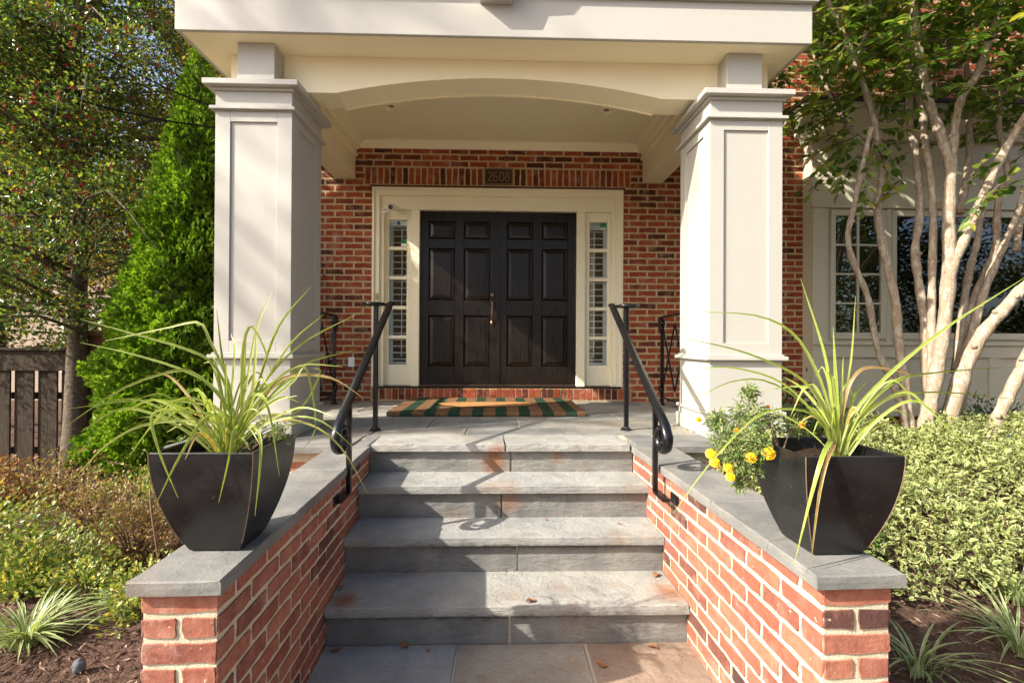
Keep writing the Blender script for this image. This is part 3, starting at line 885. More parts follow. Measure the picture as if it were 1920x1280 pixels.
# porch foundation in brick below the landing
found = thing('foundation_wall', 'low red brick base wall under the porch landing', 'wall', (0, .02, -.9))
box('mortar_core', MORTAR, found, -2.12, -.93, .0, .2, 0, .854, 0); box('mortar_core', MORTAR, found, .90, 2.06, .0, .2, 0, .854, 0)
for x, z, L in courses(-2.12, -.93, -.88, -.075, .200, .0565, .014) + courses(.90, 2.06, -.88, -.075, .200, .0565, .014):
    put_brick(found, L, .0565, (x, 0, z+.9), 0)

# steps
steps = thing('front_steps', 'four bluestone front steps between brick cheek walls', 'steps', (0, 0, -.78))
WL, WR = -.9017, .832
noses = [(0.0, 0.0), (-.280, -.187), (-.5475, -.386), (-.865, -.586)]
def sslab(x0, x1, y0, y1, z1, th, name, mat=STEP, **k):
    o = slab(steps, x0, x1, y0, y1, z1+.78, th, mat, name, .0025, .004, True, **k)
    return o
# top tread (landing nosing) in two stones
sslab(WL+.016, -.02, 0, .325, 0, .046, 'tread'); sslab(-.012, WR-.03, 0, .325, 0, .046, 'tread')
prev = 0.0
for i, (ny, nz) in enumerate(noses[1:]):
    up = noses[i]
    sslab(WL+.004, WR-.004, ny, up[0]+.10, nz, .046, 'tread')
joint = [.02, -.05, .03, -.03]
for i, (ny, nz) in enumerate(noses):
    zb = noses[i+1][1] if i < 3 else -.78
    zt = nz-.046
    jx = joint[i]
    for a, b in ((WL+.003, jx-.005), (jx+.005, WR-.003)):
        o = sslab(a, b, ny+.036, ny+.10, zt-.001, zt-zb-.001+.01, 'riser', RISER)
box('core', MORTAR, steps, WL+.03, WR-.03, -.82, .3, -.05, .14, 0)
box('core', MORTAR, steps, WL+.03, WR-.03, -.50, .3, .14, .33, 0)
box('core', MORTAR, steps, WL+.03, WR-.03, -.21, .3, .33, .53, 0)
box('core', MORTAR, steps, WL+.03, WR-.03, .06, .3, .53, .72, 0)

# cheek walls
TH = -math.atan(SK)
def cheek(side):
    if side < 0: xin, xcop, label = -.9017, -.8791, 'left brick cheek wall with bluestone coping beside the steps'
    else: xin, xcop, label = .832, .7964, 'right brick cheek wall with bluestone coping beside the steps'
    w = thing('cheek_wall', label, 'wall', (xin, 0, -.9), TH, 'brick cheek walls flanking the steps')
    s = 1 if side < 0 else -1        # direction of the stair side
    y0 = -1.775; th = .205
    xo = -s*th
    a, b = (xo, 0) if s > 0 else (0, xo)
    # local: x=0 is the stair face
    box('mortar_core', MORTAR, w, a+.003, b-.003, y0+.003, .03, 0, .855, 0)
    bl, bh, jt = .194, .0545, .0165
    z = .9-.0405-bh-.004; row = 0
    while z > -.02:
        zc = z+bh/2
        # stair face, running from the pier end
        start = 0 if row % 2 else bl/2 + jt/2
        y = y0
        first = .094 if row % 2 == 0 else bl
        L = first
        while y < .02:
            e = min(y+L, .025)
            if e-y > .04: put_brick(w, e-y, bh, (0, (y+e)/2, zc), math.pi/2*s)
            y += L+jt; L = bl
        # pier end
        if row % 2 == 1:
            for k in range(2):
                put_brick(w, .094, bh, (xo*(.5)+(-1 if k else 1)*.0535, y0, zc), 0)
        else: put_brick(w, .203, bh, (xo*.5, y0, zc), 0)
        # garden face
        y = y0
        L = first
        while y < .0:
            e = min(y+L, .0)
            if e-y > .04 and z > .2: put_brick(w, e-y, bh, (xo, (y+e)/2, zc), -math.pi/2*s)
            y += L+jt; L = bl
        z -= bh+jt; row += 1
    c0 = xcop-xin
    ca, cb = (xo-.026, c0) if s > 0 else (c0, xo-(-.026))
    ca, cb = min(ca, cb), max(ca, cb)
    cuts = [-1.804, -.75, -.048] if s < 0 else [-1.804, -.62, -.048]
    if s < 0: cuts = [-1.804, -1.15, -.05]
    for k in range(len(cuts)-1):
        slab(w, ca, cb, cuts[k], cuts[k+1]-.004, .9+.0006*k, .040, COPING, 'coping', .0025, .006, False, 0)
    return w
cheek(-1); cheek(1)

# path at the foot
path = link('path', MB().box(-.99, .93, -3.6, -.80, -.84, -.7885).mesh('path', MORTAR), None); tag(path, kind='structure')
for kk, (a, b, c, d) in enumerate(((-.93, -.262, -1.62, -.835), (-.25, .352, -1.5, -.835), (.364, .88, -1.62, -.835), (-.93, -.1, -2.5, -1.63), (-.09, .88, -2.5, -1.64), (-.25, .352, -1.63, -1.51), (-.93, .2, -3.5, -2.51), (.21, .88, -3.5, -2.51))):
    slab(path, a, b, c, d, -.78, .03, PATHS[kk % 3], 'flagstone', .004, .004)

# ------------------------------------------------------------------ railings
def spiral(cx, r0, r1, turns, n, a0, plane, sgn=1):
    out = []
    for i in range(n+1):
        t = i/n; a = a0 + sgn*turns*2*math.pi*t; r = r0 + (r1-r0)*t
        out.append((cx[0]+r*math.cos(a), cx[1]+r*math.sin(a)))
    return out
def stair_railing(side, label):
    s = -1 if side < 0 else 1
    px_, py_ = (-.983, .490) if s < 0 else (.914, .515)
    rx0 = -.868 if s < 0 else .792            # rail line
    w = thing('stair_railing', label, 'railing', (px_, py_, 0), 0, 'black iron railings beside the steps')
    X = lambda x: x-px_
    Y = lambda y: y-py_
    rail = MB()
    top = .952
    # horizontal volute round the newel head
    pts = []
    R0 = abs(X(rx0))
    for i in range(26):
        t = i/25; a = (math.pi if s > 0 else 0) + s*(-1)*(-1)*t*2*math.pi*1.15*(-1)
        r = R0*(1-.62*t)
        pts.append((r*math.cos(a), r*math.sin(a)*.95, top-.006*t))
    pts = pts[::-1]
    xr = X(rx0)
    lo = (-.60, .318)
    down = [(xr, Y(py_)-.03, top), (xr, Y(py_)-.075, top-.022)]
    n = 8
    ya, za = Y(py_)-.10, top-.04
    yb, zb = Y(-.70), .245
    for i in range(n+1):
        t = i/n; down.append((xr, ya+(yb-ya)*t, za+(zb-za)*t))
    # curl at the foot, in the upright plane of the rail
    cx, cz = Y(-.668), .176
    for i in range(1, 26):
        t = i/25; a = math.radians(150) + t*math.radians(480)
        r = .083*(1-.68*t)
        down.append((xr, cx+r*math.cos(a), cz+r*math.sin(a)))
    rail.tube(pts+down, [.020]*len(pts) + [.027]*(len(down)-14) + [.027-.0010*i for i in range(14)], 10, True, (.62, 1.0))
    rail.build('handrail', IRON, w, smooth=2)
    MB().box(-.016, .016, -.016, .016, .012, top-.008).build('post', IRON, w, bevel=.003)
    bp = MB().lathe([(.001, 0), (.05, 0), (.047, .010), (.030, .018), (.024, .032), (.001, .034)], n=4)
    bp.build('base_plate', IRON, w, bevel=.004)
    for a in range(4):
        b = MB().lathe([(.001, .008), (.007, .008), (.007, .016), (.001, .018)], (.036*math.cos(a*math.pi/2+math.pi/4)*1.0, .036*math.sin(a*math.pi/2+math.pi/4), 0), 6)
        b.build('bolt', IRON, w)
    ly = -.565
    lx = -.855 if s < 0 else .785
    MB().box(X(lx)-.0125, X(lx)+.0125, Y(ly)-.0125, Y(ly)+.0125, -.135, .335).build('post', IRON, w, bevel=.002)
    fx = (-.888 if s < 0 else .845)
    br = MB().box(min(X(lx)-.0125*s*0, X(lx)), max(X(lx), X(lx))+.001, 0, .001, 0, .001)
    br = MB()
    br.box(min(X(lx), X(lx)+s*.02)-.010, max(X(lx), X(lx)+s*.02)+.010, Y(ly)-.15, Y(ly)+.012, -.147, -.130)
    xa = X(shx(-.9017 if s < 0 else .832, ly))
    br.box(min(xa, xa-s*.012), max(xa, xa-s*.012), Y(ly)-.17, Y(ly)-.09, -.160, -.110)
    br.build('bracket', IRON, w, bevel=.002)
    return w
stair_railing(-1, 'black iron stair railing with curled end left of the steps')
stair_railing(1, 'black iron stair railing with curled end right of the steps')

def porch_railing(side, label):
    s = -1 if side < 0 else 1
    px_, py_ = (-1.825, 2.08) if s < 0 else (1.705, 2.03)
    w = thing('porch_railing', label, 'railing', (px_, py_, 0), 0, 'black iron railings on the porch sides')
    L = py_ - (CY0+CD) - .004
    MB().box(-.016, .016, -.016, .016, .01, .93).build('post', IRON, w, bevel=.002)
    bp = MB().lathe([(.001, 0), (.048, 0), (.045, .01), (.028, .018), (.022, .03), (.001, .032)], n=4); bp.build('base_plate', IRON, w, bevel=.004)
    pts = [(0, -L, .955), (0, -.3, .955), (0, -.02, .952)]
    for i in range(1, 22):
        t = i/21; a = math.radians(90) - t*math.radians(470); r = .062*(1-.65*t)
        pts.append((s*.002, .02+r*math.cos(a), .89+r*math.sin(a)))
    MB().tube(pts, [.022]*len(pts), 8, True, (.6, 1)).build('handrail', IRON, w, smooth=2)
    sc = spiral((-.03*s*0, .0), .05, .015, 1.6, 22, 0, 'v')
    MB().tube([(s*-.03, -.03+p[0]*.9, .82+p[1]) for p in sc], .007, 6).build('scroll', IRON, w, smooth=2)
    MB().tube([(s*-.03, -.03+p[0]*.9, .17+p[1]) for p in sc], .007, 6).build('scroll', IRON, w, smooth=2)
    for k in range(3):
        y = -.02-k*.36
        for (za, zb) in ((.86, .52), (.18, .52)):
            MB().tube([(0, y, za), (0, y-.18, zb)], .0085, 6).build('bar', IRON, w)
            MB().tube([(0, y-.36, za), (0, y-.18, zb)], .0085, 6).build('bar', IRON, w)
    MB().box(-.010, .010, -L, -.015, .08, .095).build('bottom_bar', IRON, w)
    return w
porch_railing(-1, 'black iron side railing behind the left column')
porch_railing(1, 'black iron side railing behind the right column')

# ------------------------------------------------------------------ doormat, plaque, camera, outlet
def m_coir():
    t = NT('coir_mat'); w = t.coord('World')
    sx = t.node('ShaderNodeSeparateXYZ'); t.L(w, sx.inputs[0])
    wob = t.math('MULTIPLY', t.math('SUBTRACT', t.noise(60, 3, .6, w), .5), .018)
    p = t.math('FRACT', t.math('ADD', t.math('DIVIDE', t.math('ADD', sx.outputs[0], wob), .213), .42))
    st = t.ramp(p, [(0, 1.0), (.47, 1.0), (.48, 0.0), (.99, 0.0)], 'CONSTANT')
    n = t.noise(110, 3, .7, w)
    tan = t.ramp(n, [(.3, (.11, .058, .028)), (.6, (.24, .13, .068)), (.8, (.36, .22, .12))])
    grn = t.ramp(n, [(.3, (.014, .032, .018)), (.6, (.032, .065, .038)), (.8, (.08, .115, .07))])
    t.set(color=t.mix(st, tan, grn), rough=.95, spec=.1)
    t.bump(n, .9, .012)
    return t.m
mat_o = thing('doormat', 'green and tan striped coir doormat in front of the double door', 'doormat', (-.15, 1.78, 0))
mb = MB().box(-.915, .885, -.585, .585, .004, .042)
bm2 = mb.build('mat', m_coir(), mat_o, bevel=.008, seg=2)
INL = simple('tan_coir_inlay', (.44, .23, .09), .95, .1, 0, (110, .9, .01), .45, 40)
INLD = simple('dark_coir_line', (.03, .018, .01), .95, .1, 0, (110, .9, .01))
lz = [(-.55, .02), (-.42, .14), (-.1, .17), (.2, .20), (.42, .12), (.50, .0), (.36, -.16), (.05, -.24), (-.28, -.26), (-.46, -.14)]
MB().prism([(p[0]*1.04, p[1]*1.10) for p in lz], 'z', .0415, .0435).build('picture_outline', INLD, mat_o)
MB().prism([(p[0]*.97, p[1]*.90) for p in lz], 'z', .0440, .0455).build('picture', INL, mat_o)

plq = thing('house_number_plaque', 'dark bronze house number plaque reading 2608 over the door', 'plaque', (-.073, WY-.012, 2.578))
MB().box(-.166, .166, -.006, .012, -.095, .095).build('plate', PLATE, plq, bevel=.004)
for a in ((-.166, .166, .080, .095), (-.166, .166, -.095, -.080), (-.166, -.151, -.080, .080), (.151, .166, -.080, .080)):
    MB().box(a[0], a[1], -.013, -.0065, a[2], a[3]).build('border', PLATE_L, plq, bevel=.002)
def digit(ch, cx, parent):
    def arc(ox, oz, rx, rz, a0, a1, n=22): return [(ox+rx*math.cos(math.radians(a0+(a1-a0)*i/n)), oz+rz*math.sin(math.radians(a0+(a1-a0)*i/n))) for i in range(n+1)]
    S = {'2': [arc(0, .030, .022, .026, 165, -25) + [(.010, -.005), (-.012, -.035), (-.024, -.052)], [(-.025, -.053), (.0, -.053), (.024, -.053), (.026, -.043)]],
         '6': [[(.020, .050), (.004, .052)] + arc(.002, -.006, .026, .056, 100, 200, 14) + arc(0, -.024, .023, .030, 200, 520, 30)],
         '0': [arc(0, 0, .023, .054, 90, 450, 36)],
         '8': [arc(0, .029, .018, .025, 90, 450, 28), arc(0, -.025, .023, .029, 90, 450, 30)]}[ch]
    m = MB()
    for path in S:
        n = len(path)
        for i in range(n-1):
            (x0, z0), (x1, z1) = path[i], path[i+1]
            dx, dz = x1-x0, z1-z0; L = math.hypot(dx, dz) or 1
            vert = abs(dz)/L
            w = .0030+.0042*vert
            nx_, nz_ = -dz/L*w, dx/L*w
            ex, ez = dx/L*.0012, dz/L*.0012
            m.prism([(cx+x0-ex+nx_, z0-ez+nz_), (cx+x1+ex+nx_, z1+ez+nz_), (cx+x1+ex-nx_, z1+ez-nz_), (cx+x0-ex-nx_, z0-ez-nz_)], 'y', -.011-.00002*i, -.005)
    m.build('digit', PLATE_L, parent)
for ch, cx in zip('2608', (-.100, -.034, .034, .100)): digit(ch, cx, plq)

sc_ = thing('security_camera', 'small white security camera above the left sidelight', 'camera', (-1.385, WY+.02, 2.20))
MB().tube([(-.045, .03, -.035), (.055, -.045, -.035)], [.012, .011], 8).build('arm', WHITEP, sc_, smooth=True)
MB().tube([(.062, .02, .045), (.066, .0, .036), (.085, -.075, .0)], [.028, .036, .036], 16).build('body', WHITEP, sc_, smooth=True)
MB().tube([(.0855, -.076, .0), (.088, -.084, -.004)], [.029, .026], 14).build('lens', BLACKP, sc_, smooth=True)
ou = thing('wall_outlet', 'white weatherproof outlet cover on brick left of the door', 'outlet', (-1.74, WY-.012, .44))
MB().box(-.035, .035, -.012, .012, -.055, .055).build('cover', WHITEP, ou, bevel=.004)
MB().box(-.022, .022, -.016, -.0125, -.008, .012).build('latch', WHITEP, ou, bevel=.001)

# ------------------------------------------------------------------ planters
def planter(cx, cy, rz, label):
    w = thing('planter', label, 'planter', (cx, cy, .0035), rz, 'black planters on the cheek walls')
    hgt = .322
    prof = []
    for i in range(13):
        t = i/12
        prof.append((.079 + (.154-.079)*(1-(1-t)**1.9), hgt*t))
    m = MB(); vs = []
    inner = [(.140, hgt), (.136, hgt-.03), (.131, hgt-.06)]
    rings = prof + inner
    for r, z in rings: vs += [(-r, -r, z), (r, -r, z), (r, r, z), (-r, r, z)]
    fs = [(0, 3, 2, 1)]
    for i in range(len(rings)-1):
        for k in range(4): fs.append((i*4+k, i*4+(k+1) % 4, (i+1)*4+(k+1) % 4, (i+1)*4+k))
    m.add(vs, fs)
    p = m.build('pot', POT, w, bevel=.0025)
    for sx, sy in ((-1, -1), (1, -1)):
        e = MB(); e.tube([(sx*(r+.0002), sy*(r+.0002), z) for r, z in prof[1:]], .0016, 5)
        e.build('worn_edge', POTEDGE, p)
    r = .132
    n = 9; sv = []; 
    for j in range(n):
        for i in range(n):
            sv.append((-r+2*r*i/(n-1), -r+2*r*j/(n-1), hgt-.045+random.uniform(-.008, .012)))
    MB().add(sv, [(j*n+i, j*n+i+1, (j+1)*n+i+1, (j+1)*n+i) for j in range(n-1) for i in range(n-1)]).build('soil', SOIL, w, smooth=2)
    return w
PLX, PLY, PRX, PRY = -.953, -1.532, 1.0, -1.592
planter(PLX, PLY, 0.0, 'black planter on the left cheek wall')
planter(PRX, PRY, .02, 'black planter with marigolds on the right cheek wall')

def catmull(pts, n):
    P = [Vector(p) for p in pts]
    P = [P[0]*2-P[1]] + P + [P[-1]*2-P[-2]]
    out = []
    segs = len(P)-3
    for i in range(n+1):
        u = i/n*segs; k = min(int(u), segs-1); t = u-k
        a, b, c, d = P[k:k+4]
        out.append(.5*((2*b)+(c-a)*t+(2*a-5*b+4*c-d)*t*t+(3*b-a-3*c+d)*t**3))
    return out
def ribbon(name, pts, wmax, parent, mat, n=14, tw=0, origin=Vector((0, 0, 0))):
    P = catmull(pts, n)
    vs = []; ed = []
    for i, p in enumerate(P):
        t = i/n
        T = (P[min(i+1, n)]-P[max(i-1, 0)]).normalized()
        view = (p-CAM).normalized()
        S = T.cross(view)
        S = S.normalized() if S.length > .05 else Vector((1, 0, 0))
        Nn = S.cross(T).normalized()
        a = tw*(.4+.6*t)
        S2 = S*math.cos(a)+Nn*math.sin(a); N2 = Nn*math.cos(a)-S*math.sin(a)
        w = wmax*(.55+.45*min(1, t*3)) * (1-max(0, (t-.55)/.45)**1.6)*.5 + .0005
        q = p-origin
        vs += [q+S2*w, q+N2*w*.35, q-S2*w]; ed += [1, 0, 1]
    F = []
    for i in range(n):
        k = i*3
        F += [(k, k+1, k+4, k+3), (k+1, k+2, k+5, k+4)]
    me = np_mesh(name, [tuple(v) for v in vs], F, mat, True, ed)
    return link(name, me, parent)
def spiky(cx, cy, cz, label, manual, nrand, seed, spread):
    r = random.Random(seed)
    o = Vector((cx, cy, cz))
    w = thing('spiky_plant', label, 'plant', tuple(o), 0, 'spiky green plants in the planters')
    for k, m in enumerate(manual):
        dy = m[0]; wd = m[1]; pl = m[2]
        n = len(pl); pts = [o + Vector((r.uniform(-.012, .012), r.uniform(-.012, .012), .0))]
        for i, q in enumerate(pl):
            f = (i+1)/n
            pts.append(at(q[0], q[1], cy + (q[2] if len(q) > 2 else dy*f)))
        ribbon('leaf', pts, wd*.58, w, SPIKE, 16, r.uniform(-.7, .7), o)
    for k in range(nrand):
        a = r.uniform(0, 2*math.pi); el = r.uniform(.55, 1.45); L = r.uniform(.16, .42)
        d = Vector((math.cos(a)*math.cos(el), math.sin(a)*math.cos(el)*.7, math.sin(el)))
        h = Vector((d.x, d.y, 0))
        drop = r.uniform(.0, .22)*L*2
        p0 = o+Vector((r.uniform(-.02, .02), r.uniform(-.02, .02), 0))
        pts = [p0, p0+d*L*.45, p0+d*L*.8+h*L*.2-Vector((0, 0, drop*.2)), p0+d*L*.95+h*L*.5-Vector((0, 0, drop))]
        ribbon('leaf', pts, r.uniform(.004, .009), w, SPIKE, 12, r.uniform(-.8, .8), o)
    return w
LM = [(-.10, .013, [(431, 756), (401, 684), (351, 655), (266, 630), (150, 598)]),
      (-.06, .013, [(435, 781), (401, 727), (342, 693), (245, 663), (150, 642)]),
      (.05, .014, [(435, 756), (418, 689), (393, 638), (372, 604), (309, 615), (197, 639)]),
      (-.12, .014, [(440, 800), (410, 740), (359, 697), (309, 699), (224, 731), (122, 800)]),
      (-.16, .013, [(445, 825), (393, 790), (279, 794), (203, 832), (140, 895)]),
      (-.05, .012, [(444, 815), (414, 773), (376, 756), (266, 750), (128, 766)]),
      (-.20, .014, [(440, 790, -.03), (350, 772, -.11), (286, 776, -.17), (300, 850, -.19), (334, 933, -.17)]),
      (-.20, .014, [(440, 790, -.04), (390, 780, -.12), (340, 850, -.185), (290, 950, -.175)]),
      (-.16, .011, [(446, 800, -.06), (437, 812, -.14), (428, 865, -.175), (410, 942, -.165)]),
      (-.12, .012, [(445, 815), (400, 760), (325, 752), (243, 853)]),
      (.05, .013, [(440, 790), (418, 680), (406, 579)]),
      (.05, .012, [(455, 760), (480, 620), (511, 545)]),
      (.08, .014, [(470, 760), (520, 617), (583, 537)]),
      (.0, .015, [(450, 800), (455, 660), (470, 612), (495, 650), (514, 716)]),
      (.10, .010, [(480, 740), (562, 647), (680, 583)]),
      (.05, .012, [(460, 800), (500, 730), (562, 685), (642, 687)]),
      (.0, .013, [(470, 790), (520, 715), (580, 702), (630, 712), (680, 745)]),
      (-.05, .011, [(470, 807), (545, 782), (604, 790), (667, 842)]),
      (-.12, .016, [(455, 790, -.03), (478, 740, -.06), (503, 765, -.13), (524, 892, -.15)]),
      (-.16, .013, [(465, 800, -.06), (486, 815, -.14), (488, 870, -.175), (478, 967, -.15)]),
      (.02, .010, [(500, 790), (580, 795), (640, 840), (690, 925)]),
      (.08, .011, [(460, 780), (540, 650), (606, 590)]),
      (.06, .010, [(470, 790), (560, 690), (668, 655)]),
      (.0, .009, [(480, 800), (560, 770), (600, 700), (588, 690)]),
      (-.02, .011, [(470, 780), (545, 720), (574, 690), (592, 800), (560, 850)]),
      (.05, .016, [(452, 790), (458, 700), (462, 625)]),
      (.03, .017, [(465, 790), (478, 680), (480, 610)]),
      (.08, .012, [(430, 780), (440, 660), (433, 625)])]
spiky(-.955, -1.555, .28, 'spiky green plant with drooping leaves in the left planter', LM, 58, 3, 1)
RM = [(.0, .014, [(1560, 760), (1545, 660), (1501, 522)]),
      (-.02, .017, [(1570, 760), (1566, 690), (1562, 612)]),
      (.04, .011, [(1577, 760), (1581, 668)]),
      (.05, .010, [(1585, 750), (1597, 660), (1604, 556)]),
      (-.05, .015, [(1600, 775), (1680, 690), (1780, 610), (1922, 520)]),
      (.04, .012, [(1595, 790), (1660, 705), (1790, 600)]),
      (.0, .016, [(1582, 760), (1602, 705), (1640, 688), (1735, 707)]),
      (.06, .011, [(1610, 780), (1680, 715), (1760, 698), (1922, 686)]),
      (-.02, .012, [(1600, 800), (1660, 748), (1760, 735), (1922, 750)]),
      (-.10, .013, [(1610, 790), (1690, 735), (1740, 765), (1842, 872)]),
      (.0, .013, [(1558, 780), (1535, 705), (1490, 628), (1420, 592), (1305, 584)]),
      (-.04, .012, [(1555, 790), (1505, 712), (1400, 662), (1290, 635)]),
      (.05, .009, [(1560, 815), (1520, 765), (1440, 715), (1370, 716), (1305, 747)]),
      (.03, .013, [(1558, 790), (1530, 735), (1500, 724), (1440, 731)]),
      (-.19, .021, [(1563, 825, -.05), (1550, 838, -.13), (1538, 868, -.18), (1518, 940, -.19), (1488, 1062, -.18)]),
      (-.19, .017, [(1568, 830, -.05), (1560, 842, -.14), (1548, 870, -.18), (1534, 940, -.19), (1519, 1066, -.18)]),
      (-.12, .010, [(1550, 800), (1500, 768), (1420, 780), (1330, 870), (1262, 962)]),
      (.0, .010, [(1545, 800), (1470, 720), (1380, 690), (1310, 690)])]
spiky(1.055, -1.60, .28, 'spiky green plant with arching leaves in the right planter', RM, 26, 5, 1)

def flower(c, r, mat, parent, o):
    m = MB()
    for ring, (n, rr, zz) in enumerate(((9, 1.0, -.15), (8, .72, .15), (6, .42, .38))):
        for i in range(n):
            a = 2*math.pi*(i+.5*ring)/n + random.uniform(-.2, .2)
            d = Vector((math.cos(a), math.sin(a), 0)); s = Vector((-math.sin(a), math.cos(a), 0))
            w = rr*r*.52
            b = Vector((0, 0, zz*r*.5)); t = d*rr*r + Vector((0, 0, zz*r+random.uniform(-.1, .1)*r))
            mid = d*rr*r*.6 + Vector((0, 0, zz*r+.12*r))
            m.add([b, mid+s*w, t+s*w*.7, t-s*w*.7, mid-s*w], [(0, 1, 2, 3, 4)])
    # face the flower towards the sun and camera
    R = Vector((-.25, -.75, .45)).normalized().to_track_quat('Z', 'Y').to_matrix()
    m.v = [tuple(R @ Vector(v) + c - o) for v in m.v]
    return m.build('flower', mat, parent)
def marigold(o, label, blobs, flowers, nleaf):
    o = Vector(o)
    w = thing('marigold', label, 'flower')
    w.location = o
    P = []; D = []
    stems = MB()
    for (c, r, k) in blobs:
        stems.tube([Vector((0, 0, 0)), (c-o)*.5+Vector((0, 0, .02)), c-o], [.003, .0025, .0015], 5)
        for _ in range(int(nleaf*k)):
            p = c + Vector(rand_dirs(1)[0])*r*random.random()**.4
            P.append(p-o); d = (p-c)*8+Vector(rng.normal(size=3))*.5
            D.append(d)
    stems.build('stem', TWIG, w)
    P = np.array([tuple(p) for p in P]); D = np.array([tuple(d) for d in D])
    link('foliage', leaf_mesh('foliage', P, D, rng.uniform(.012, .032, len(P)), rng.uniform(.004, .008, len(P)), MARIF, .2), w)
    for (c, r, mat) in flowers:
        flower(c, r*.86, mat, w, o)
    return w
y = -1.52
blobs = [(at(1400, 780, y), .055, 1), (at(1360, 830, y-.03), .05, 1), (at(1420, 830, y-.05), .05, 1), (at(1385, 860, y-.06), .045, 1), (at(1440, 790, y+.05), .05, .7), (at(1405, 735, y+.02), .028, .5), (at(1345, 790, y), .035, .6), (at(1390, 905, y-.05), .025, .4), (at(1490, 800, y+.07), .035, .4), (at(1410, 870, y-.06), .04, .7)]
fl = [(at(1333, 850, y-.05), .020, PETAL), (at(1340, 866, y-.06), .019, PETAL), (at(1366, 876, y-.07), .018, PETAL), (at(1369, 893, y-.08), .017, PETAL), (at(1408, 857, y-.09), .021, PETAL), (at(1441, 849, y-.09), .025, PETAL), (at(1381, 807, y-.03), .011, PETALO), (at(1310, 786, y-.02), .011, PETALO), (at(1504, 796, y+.05), .014, PETALO), (at(1440, 762, y+.05), .008, PETALO)]
marigold((.905, -1.53, .28), 'yellow marigold spilling over the right planter', blobs, fl, 430)
y = -1.47
marigold((-.92, -1.45, .285), 'small marigold tuft behind the spiky plant in the left planter', [(at(400, 815, y), .04, .7), (at(440, 815, y+.06), .03, .6), (at(510, 800, y+.05), .04, .8), (at(530, 815, y), .035, .6), (at(350, 828, y), .03, .5)],
         [(at(368, 774, y), .008, PETALO), (at(533, 786, y), .010, PETALO), (at(533, 783, y), .007, PETALO)], 130)

# fallen leaves
leafs = [(640, 1103, -.586), (630, 1221, -.78), (757, 1213, -.78), (1230, 1079, -.586), (995, 1128, -.586), (1128, 1249, -.78), (1225, 1215, -.78), (1160, 876, -.187), (947, 1071, -.586), (1160, 982, -.386), (802, 1220, -.78), (1024, 975, -.386)]
lr = random.Random(4)
lp = ['on the lowest tread by the left wall', 'on the path below the left end of the steps', 'on the path near the foot of the bottom riser', 'at the right end of the lowest tread', 'in sun near the front edge of the lowest tread', 'on the brown path stone', 'on the path by the right wall', 'at the right end of the upper tread', 'at the foot of the second riser', 'near the middle of the second tread, far right speck', 'flat on the dark path stone', 'small star shaped bit on the second tread']
for i, (u, v, z) in enumerate(leafs):
    p = atz(u, v, z)
    s = .035 if i not in (8, 9, 10, 11) else .016
    a = lr.uniform(0, 6.3)
    m = MB()
    n = 7
    vs = []
    for j in range(n):
        t = j/(n-1); wd = math.sin(math.pi*min(1, t*.95+.04))*.42*s
        c = (t-.5)*s*1.5
        lift = .25*s*math.sin(t*3.1+i)
        vs += [(c, wd, .3*wd+abs(lift)+.003), (c, 0, abs(lift)*.6+.002), (c, -wd, .55*wd+abs(lift)+.003)]
    m.add(vs, [f for j in range(n-1) for f in ((j*3, j*3+1, j*3+4, j*3+3), (j*3+1, j*3+2, j*3+5, j*3+4))])
    o = m.build('fallen_leaf', DRYLEAF, None, smooth=2)
    o.location = p; o.rotation_euler = (0, 0, a)
    tag(o, 'dry brown leaf ' + lp[i], 'leaf', 'fallen leaves on the steps')

